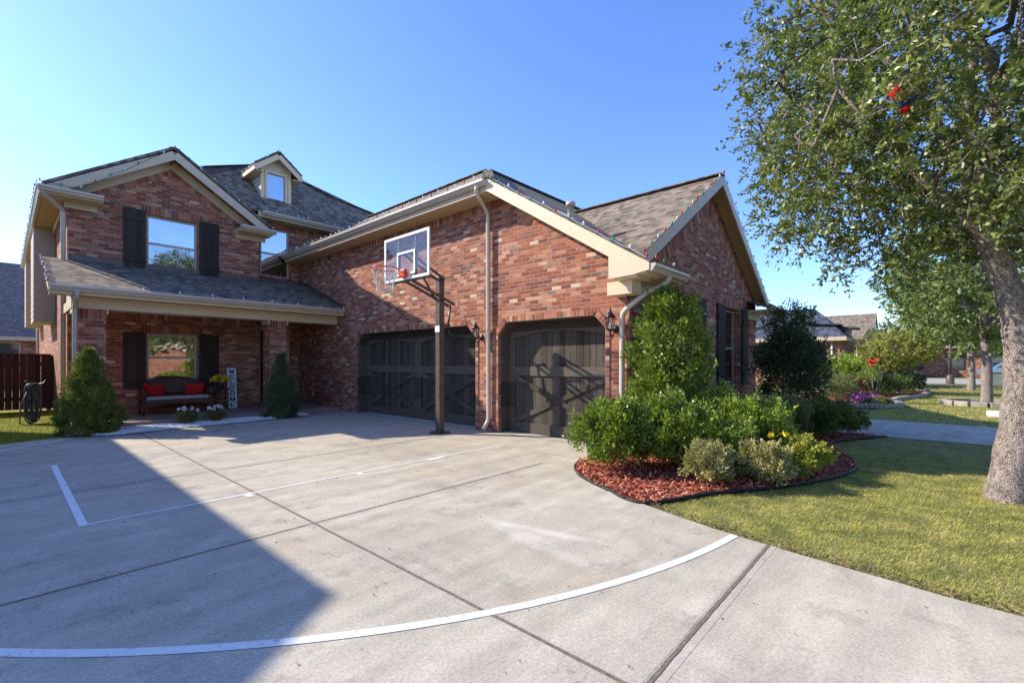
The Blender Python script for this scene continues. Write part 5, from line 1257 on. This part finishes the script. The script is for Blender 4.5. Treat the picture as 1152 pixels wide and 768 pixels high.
# ================================================================== NEIGHBOUR'S PLANTS
g2 = 'plants in the neighbouring stone edged bed'
shrub('shrub', (23.4, 2.75, .85), (1.25, 1.2, .85), 7500, .085, .045, 'shrub_lime', 'big bright green shrub in the neighbouring bed before the tan brick house', 'shrub', g2, lumps=60)
shrub('shrub', (25.4, 3.0, .75), (1.2, 1.0, .85), 3500, .10, .05, 'dark_shrub', 'dark shrub behind the big bright green one', 'shrub', g2, lumps=40)
shrub('ornamental_grass', (19.4, 2.35, .45), (.75, .6, .55), 5000, .13, .014, 'dull', 'mound of long grassy leaves beside the purple flowers', 'grass clump', g2, lumps=30, up=1.4)
shrub('shrub', (19.9, 1.95, .40), (.40, .36, .50), 1300, .07, .04, 'fl_orange', 'rusty pink shrub next to the purple flowers', 'shrub', g2, lumps=24)
for (x, y, r, l) in ((23.4, 1.45, .50, 'clipped round shrub ball, the left of two at the neighbouring bed'), (24.6, .98, .55, 'clipped round shrub ball, the right of two at the neighbouring bed')):
    shrub('shrub_ball', (x, y, .42), (r, r, .46), 4200, .05, .03, 'dark_shrub', l, 'shrub', g2, lumps=80, lump_r=.2)
shrub('shrub', (27.0, .9, .5), (.9, .7, .55), 2800, .08, .045, 'darkleaf', 'low dark shrub at the foot of the small turning tree', 'shrub', g2, lumps=30)
shrub('shrub', (29.0, .8, .45), (1.2, .8, .5), 2600, .09, .05, 'darkleaf', 'wide low dark shrub right of the small turning tree trunk', 'shrub', g2, lumps=30)
rb = empty('rose_bush', (20.3, 1.5, 0), 'leggy rose bush with one red bloom in the neighbouring bed', 'rose bush', g2)
b = MB()
for k in range(8):
    w = k*.8; b.tube([(20.3+.08*math.cos(w), 1.5+.08*math.sin(w), 0), (20.3+.2*math.cos(w), 1.5+.2*math.sin(w), .6), (20.3+.3*math.cos(w), 1.5+.3*math.sin(w), 1.1)], .012, 5)
b.build('stem', 'bark', rb); shrub('foliage', (20.3, 1.5, .95), (.42, .38, .38), 1300, .06, .03, 'shrub', parent=rb, lumps=18, z0=.3)
P = np.array([20.25, 1.5, 1.40])+RNG.normal(size=(60, 3))*.055; quads_mesh('flowers', leaves(P, unit(RNG.normal(size=P.shape)), .08, .07), 'fl_red', rb)
for (x, y, m, l, n) in ((19.1, 1.55, 'fl_purple', 'patch of purple flowers inside the curved stone edging', 420), (18.7, 1.15, 'fl_yellow', 'patch of yellow flowers at the front of the curved stone edging', 160)):
    P = np.array([x, y, .20])+RNG.normal(size=(n, 3))*(np.array([.30, .20, .07]) if n > 300 else np.array([.15, .11, .05])); t = quads_mesh('flower_patch', leaves(P, unit(RNG.normal(size=P.shape)+[0, 0, .8]), .07, .06), m, None, (x, y, 0)); tag(t, l, 'flowers', g2)
    shrub('foliage', (x, y, .10), (.55, .36, .14), 700, .08, .03, 'shrub', parent=t, lumps=20)
nb = smooth([(17.6, 3.1), (17.7, 1.9), (17.9, 1.2), (18.6, .75), (19.6, .75), (20.6, 1.0), (22.2, .9), (24.0, .5), (26, .2), (30, .15), (31, 1.2)])
sheet('mulch_bed', nb+[(31, 4), (17.6, 4)], .004, 'mulchbase')
st_ = empty('stone_edging', (18.6, .75, 0), 'low curved edging of pale stones round the neighbouring flower bed', 'stone edging')
k = 0
for p, q in zip(nb[::1], nb[1:]):
    if p[0] > 30: break
    d = Vector((q[0]-p[0], q[1]-p[1], 0)); L_ = d.length; n = max(1, round(L_/.34))
    for s in range(n):
        a = Vector((*p, .06))+d*((s+.04)/n); c = Vector((*p, .06))+d*((s+.96)/n); MB().beam(a, c, .17, .13+random.uniform(-.02, .02)).build('stone', 'stone', st_, bevel=.02); k += 1
def ring(cx, cy, r, lab):
    t = empty('stone_ring', (cx, cy, 0), lab, 'stone ring')
    for k in range(16):
        w = k*2*math.pi/16; w2 = w+2*math.pi/16*.92; MB().beam((cx+r*math.cos(w), cy+r*math.sin(w), .07), (cx+r*math.cos(w2), cy+r*math.sin(w2), .07), .2, .17).build('stone', 'stone', t, bevel=.02)
ring(21.5, -1.35, 1.05, 'ring of pale stones round the mid distance oak')
tag(MB().box((17.1, -1.55, -.02), (17.7, -1.1, .11)).build('meter_box_lid', 'signwhite', bevel=.02), 'low white box lid set in the lawn left of the big trunk', 'utility box')
tag(MB().box((41.6, -3.5, -.02), (42.3, -2.5, .75)).box((41.55, -3.55, .75), (42.35, -2.45, .82)).build('utility_box', 'greybox', bevel=.03), 'grey green utility box at the end of the street lawn', 'utility box')
def lamp_post(x, y):
    t = empty('lamp_post', (x, y, 0), 'dark lamp post at the corner of the cross street', 'lamp post')
    MB().lathe((x, y, 0), [(.22, 0), (.22, .4), (.18, .5), (.09, .62)], 10).build('base', 'pole', t); MB().tube([(x, y, .7), (x, y, 3.6)], [.09, .06], 8).build('post', 'pole', t)
    MB().lathe((x, y, 3.6), [(.06, 0), (.16, .1), (.2, .5), (.22, .55), (.05, .75)], 8).build('lantern', 'blackmetal', t)
lamp_post(41.8, -.95)

# ================================================================== OTHER HOUSES
def block(par, name, mat, x0, y0, x1, y1, z1, z0=0, t=.3):
    b = MB(); b.box((x0, y0, z0), (x1, y1, z1)); return b.build(name, mat, par)
def hip(par, x0, y0, x1, y1, z, k, mat, ov=.4, name='roof'):
    x0 -= ov; x1 += ov; y0 -= ov; y1 += ov; w, d = x1-x0, y1-y0; h = min(w, d)/2*k; m = min(w, d)/2
    A, B_, C, D = (x0, y0, z), (x1, y0, z), (x1, y1, z), (x0, y1, z)
    if w >= d: e, f = (x0+m, (y0+y1)/2, z+h), (x1-m, (y0+y1)/2, z+h); F = [[A, B_, f, e], [B_, C, f], [C, D, e, f], [D, A, e]]
    else: e, f = ((x0+x1)/2, y0+m, z+h), ((x0+x1)/2, y1-m, z+h); F = [[A, B_, e], [B_, C, f, e], [C, D, f], [D, A, e, f]]
    b = MB()
    for q in F: b.slab(q, .05)
    o = b.build(name, mat, par)
    b = MB(); b.box((x0, y0, z-.22), (x1, y0+.03, z)); b.box((x0, y1-.03, z-.22), (x1, y1, z)); b.box((x0, y0+.03, z-.22), (x0+.03, y1-.03, z)); b.box((x1-.03, y0+.03, z-.22), (x1, y1-.03, z)); b.box((x0+.03, y0+.03, z-.2), (x1-.03, y1-.03, z-.17)); b.build('fascia', 'trim', par)
    return o
def gable(par, x0, y0, x1, y1, z, k, mat, axis='Y', ov=.35, wallm='brick'):
    """ridge along axis"""
    b = MB(); w = MB()
    if axis == 'Y':
        c = (x0+x1)/2; h = (x1-x0)/2*k; o = ov*k
        b.slab([(x0-ov, y0-ov, z-o), (c, y0-ov, z+h), (c, y1+ov, z+h), (x0-ov, y1+ov, z-o)][::-1], .06); b.slab([(c, y0-ov, z+h), (x1+ov, y0-ov, z-o), (x1+ov, y1+ov, z-o), (c, y1+ov, z+h)][::-1], .06)
        for yy, d in ((y0, .2), (y1-.2, .2)): w.slab([(x0, yy, z), (x1, yy, z), (c, yy, z+h-.06)], -d)
        r = MB()
        for yy in (y0-ov, y1+ov): r.beam((x0-ov, yy, z-o-.1), (c, yy, z+h-.1), .04, .18); r.beam((c, yy+.001, z+h-.1), (x1+ov, yy+.001, z-o-.1), .04, .18)
    else:
        c = (y0+y1)/2; h = (y1-y0)/2*k; o = ov*k
        b.slab([(x0-ov, y0-ov, z-o), (x1+ov, y0-ov, z-o), (x1+ov, c, z+h), (x0-ov, c, z+h)], .06); b.slab([(x0-ov, c, z+h), (x1+ov, c, z+h), (x1+ov, y1+ov, z-o), (x0-ov, y1+ov, z-o)], .06)
        for xx in (x0, x1-.2): w.slab([(xx, y0, z), (xx, y1, z), (xx, c, z+h-.06)], -.2)
        r = MB()
        for xx in (x0-ov, x1+ov): r.beam((xx, y0-ov, z-o-.1), (xx, c, z+h-.1), .04, .18); r.beam((xx+.001, c, z+h-.1), (xx+.001, y1+ov, z-o-.1), .04, .18)
    b.build('roof', mat, par); w.build('wall', wallm, par); r.build('rake_board', 'trim', par)
def win_box(par, x0, x1, z0, z1, y, sh=True):
    """window on a -Y facing wall of a far house"""
    b = MB(); b.box((x0-.06, y-.05, z0-.06), (x1+.06, y-.002, z0)); b.box((x0-.06, y-.05, z1), (x1+.06, y-.002, z1+.06)); b.box((x0-.06, y-.05, z0), (x0, y-.002, z1)); b.box((x1, y-.05, z0), (x1+.06, y-.002, z1)); b.box((x0, y-.04, (z0+z1)/2-.03), (x1, y-.012, (z0+z1)/2+.03))
    w = b.build('window', 'winframe', par); B((x0, y-.012, z0), (x1, y-.003, z1)).build('pane', M['pane_far'], w)
    if sh:
        for a in (x0-.5, x1+.1): B((a, y-.05, z0-.1), (a+.4, y-.003, z1+.1)).build('shutter', 'shutter', par)
m, nt, b_, o = newmat('far window glass'); b_.inputs['Base Color'].default_value = (.03, .04, .05, 1); b_.inputs['Roughness'].default_value = .06; b_.inputs['Specular IOR Level'].default_value = 1.; M['pane_far'] = m
# left neighbour whose shade falls over the driveway (just outside the frame)
n1 = empty('neighbour_house', (-7.2, 14.4, 0), 'two storey brick house left of the driveway, casting its shade over the court', 'house', 'neighbouring houses')
block(n1, 'wall', 'brick', -11.6, 10.0, -3.2, 19.3, 5.3)
gable(n1, -11.6, 10.0, -3.2, 19.3, 5.52, .415, 'shingle', 'Y', .42)
for x in (-10, -6.2): win_box(n1, x, x+1.3, 1.0, 2.5, 10.0); win_box(n1, x, x+1.3, 3.4, 4.8, 10.0)
B((-3.18, 12, 1), (-3.12, 13.2, 2.4)).build('window', M['pane_far'], n1)
# rear neighbour over the fence
n2 = empty('rear_house', (1, 43, 0), 'single storey brick house with a steep blue grey roof behind the fence', 'house', 'neighbouring houses')
block(n2, 'wall', 'brick', -9, 38.5, 9, 52, 2.75)
hip(n2, -9, 38.5, 9, 52, 2.85, .72, 'shingle_blue'); hip(n2, -14, 44, -2, 54, 2.85, .9, 'shingle_blue')
win_box(n2, -.9, .62, 1.0, 2.5, 38.5, False); gutter_dummy = None
# fence
fn = empty('wooden_fence', (-1.0, 19.2, 0), 'dark red brown board fence closing the side yard', 'fence')
b = MB(); x = -5.5
while x < .92: b.box((x, 19.15+random.uniform(0, .006), .05), (x+.136, 19.175, 1.60+random.uniform(0, .01))); x += .142
b.build('boards', 'fence', fn); MB().box((-5.5, 19.176, .3), (.94, 19.22, .4)).box((-5.5, 19.176, 1.3), (.94, 19.22, 1.4)).build('rail', 'fence', fn); B((-5.5, 19.10, 1.60), (.95, 19.24, 1.64)).build('cap_rail', 'fence', fn)
for x in (-4.9, -2.9, -.9, .86): B((x, 19.22, 0), (x+.1, 19.32, 1.62)).build('post', 'fence', fn)
# right neighbour
M['brick_tan'] = brick_mat('orange brick', tint=1.0)
rp = [n for n in M['brick_tan'].node_tree.nodes if n.type == 'VALTORGB'][0]
for e, c in zip(rp.color_ramp.elements, [(.42, .20, .10), (.36, .15, .07), (.50, .27, .14), (.38, .17, .08), (.30, .12, .06), (.5, .3, .18), (.34, .16, .08), (.44, .20, .1), (.52, .34, .2), (.55, .4, .28)]): e.color = (*c, 1)
n3 = empty('tan_brick_house', (31, 9, 0), 'orange tan brick house with blue grey roof and small dormers next door right', 'house', 'neighbouring houses')
block(n3, 'wall', 'brick_tan', 31.7, 3.8, 38.5, 18, 2.75); block(n3, 'wall', 'brick_tan', 38.5, 7, 46, 18, 2.75)
hip(n3, 31.7, 3.8, 34.6, 18, 2.85, 1.02, 'shingle_blue', .35); hip(n3, 34.3, 6.5, 46, 19, 2.87, .62, 'shingle_blue')
for (x, y, z) in ((31.9, 4.1, 3.62), (32.9, 3.35, 3.42)):
    block(n3, 'dormer', 'trim', x+.25, y+.15, x+1.3, y+1.1, z, 2.95); MB().slab([(x-.15, y-.25, z), (x+1.6, y-.25, z), (x+1.5, y+1.4, z+.16), (x-.05, y+1.4, z+.16)], .09).build('roof', 'shingle_blue', n3)
    B((x+.23, y+.35, z-.42), (x+.247, y+.9, z-.1)).build('window', M['pane_far'], n3)
for y in (4.5, 6.2, 9.5): B((31.64, y, .9), (31.697, y+.9, 2.3)).build('window', M['pane_far'], n3)
MB().tube([(31.62, 4.15, 2.6), (31.62, 4.15, .1)], .06, 6).build('downspout', 'gutter', n3)
# gabled house farther right
n4 = empty('gabled_house', (60, 8, 0), 'far house with a tall brown shingled gable and low porch roof', 'house', 'neighbouring houses')
block(n4, 'wall', 'brick', 56.4, 4.4, 63.6, 17, 3.7)
gable(n4, 56.4, 4.4, 63.6, 17, 3.72, .74, 'shingle', 'Y', .3, 'trim')
block(n4, 'porch_roof', 'shingle_blue', 54.2, 4.9, 56.3, 7.2, 3.05, 2.9)
for y in (5.1, 6.1, 7.0): MB().tube([(54.4, y, 0), (54.4, y, 2.9)], .14, 8).build('column', 'trim', n4)
n6 = empty('opposite_house', (0, -34, 0), 'brick house across the street facing the porch', 'house', 'neighbouring houses')
block(n6, 'wall', 'brick', -16, -44, 16, -32, 3.2); hip(n6, -16, -44, 16, -32, 3.3, .75, 'shingle')
# low dark house across the cross street, its drive and a parked car
n5 = empty('low_house', (76, 0, 0), 'low dark brick house with black windows across the cross street', 'house', 'neighbouring houses')
block(n5, 'wall', 'brick', 62, -7.5, 72, 4.2, 3.0); hip(n5, 62, -7.5, 72, 4.2, 3.0, .55, 'shingle')
for y in (-5, -2.4, .6):
    B((61.93, y, .7), (61.99, y+1.3, 2.3)).build('window', M['pane_far'], n5)
B((61.3, 2.3, 0), (62.0, 2.7, 2.9)).build('column', 'stone', n5); B((61.2, -7.5, 2.82), (62.0, 4.2, 2.95)).build('fascia', 'trim', n5)
def car(x, y):
    t = empty('parked_car', (x, y, 0), 'light blue car parked across the cross street, half hidden by trunks', 'car')
    b = MB(); prof = [(-2.1, .35), (2.1, .35), (2.15, .75), (1.2, .95), (.6, 1.42), (-.9, 1.45), (-1.6, .98), (-2.15, .9)]
    b.slab([(x-.85, y+p[0], p[1]) for p in prof], -1.7); b.build('body', 'car', t, bevel=.06)
    g_ = MB(); g_.slab([(x-.86, y+p[0], p[1]) for p in [(-1.4, .98), (1.0, .98), (.52, 1.34), (-.85, 1.36)]], .02); g_.build('side_window', M['pane_far'], t)
    for s in (-1.35, 1.35): w = MB().lathe((x-.9, y+s, .33), [(0, 0), (.33, 0), (.33, .2), (0, .2)], 16, (1, 0, 0)).build('wheel', 'tyre', t); MB().lathe((x-.91, y+s, .33), [(0, 0), (.2, 0), (.2, .01)], 12, (1, 0, 0)).build('rim', 'steel', w)
car(58.5, -5.2)

# ================================================================== CAMERA AND LIGHT
cam = bpy.data.objects.new('camera', bpy.data.cameras.new('camera')); COL.objects.link(cam); SC.camera = cam
cam.location = (0, 0, 1.38); cam.rotation_euler = (math.radians(90), 0, math.radians(-47.8))
cam.data.sensor_width = 36; cam.data.lens = 36*519.5/1152; cam.data.shift_y = 24/1152; cam.data.clip_start = .05; cam.data.clip_end = 3000
SD = Vector((1, -1.70, -1.32)).normalized()
el = math.asin(-SD.z); az = math.atan2(-SD.x, -SD.y)     # direction TO the sun, clockwise from +Y
w = bpy.data.worlds.new('World'); SC.world = w; w.use_nodes = True; nt = w.node_tree
sky = nt.nodes.new('ShaderNodeTexSky'); sky.sky_type = 'NISHITA'; sky.sun_disc = False
sky.sun_elevation = el; sky.sun_rotation = az; sky.air_density = 1.0; sky.dust_density = .3; sky.ozone_density = 6.0; sky.altitude = 100
bg = nt.nodes['Background']; bg.inputs[1].default_value = .142; hs_ = nt.nodes.new('ShaderNodeHueSaturation'); hs_.inputs['Saturation'].default_value = 1.08; hs_.inputs['Hue'].default_value = .512; nt.links.new(sky.outputs[0], hs_.inputs['Color']); nt.links.new(hs_.outputs[0], bg.inputs[0])
ld = bpy.data.lights.new('sun', 'SUN'); ld.energy = 3.1; ld.angle = math.radians(.5); ld.color = (1, .93, .78)
so = bpy.data.objects.new('sun', ld); COL.objects.link(so); so.rotation_mode = 'QUATERNION'; so.rotation_quaternion = Vector((0, 0, -1)).rotation_difference(SD)
so.location = (-20, 40, 30)
SC.view_settings.view_transform = 'Standard'; SC.view_settings.look = 'None'; SC.view_settings.gamma = 1; SC.view_settings.exposure = 1.32
SC.render.engine = 'CYCLES'; SC.cycles.max_bounces = 6; SC.cycles.transparent_max_bounces = 12; SC.cycles.use_denoising = True
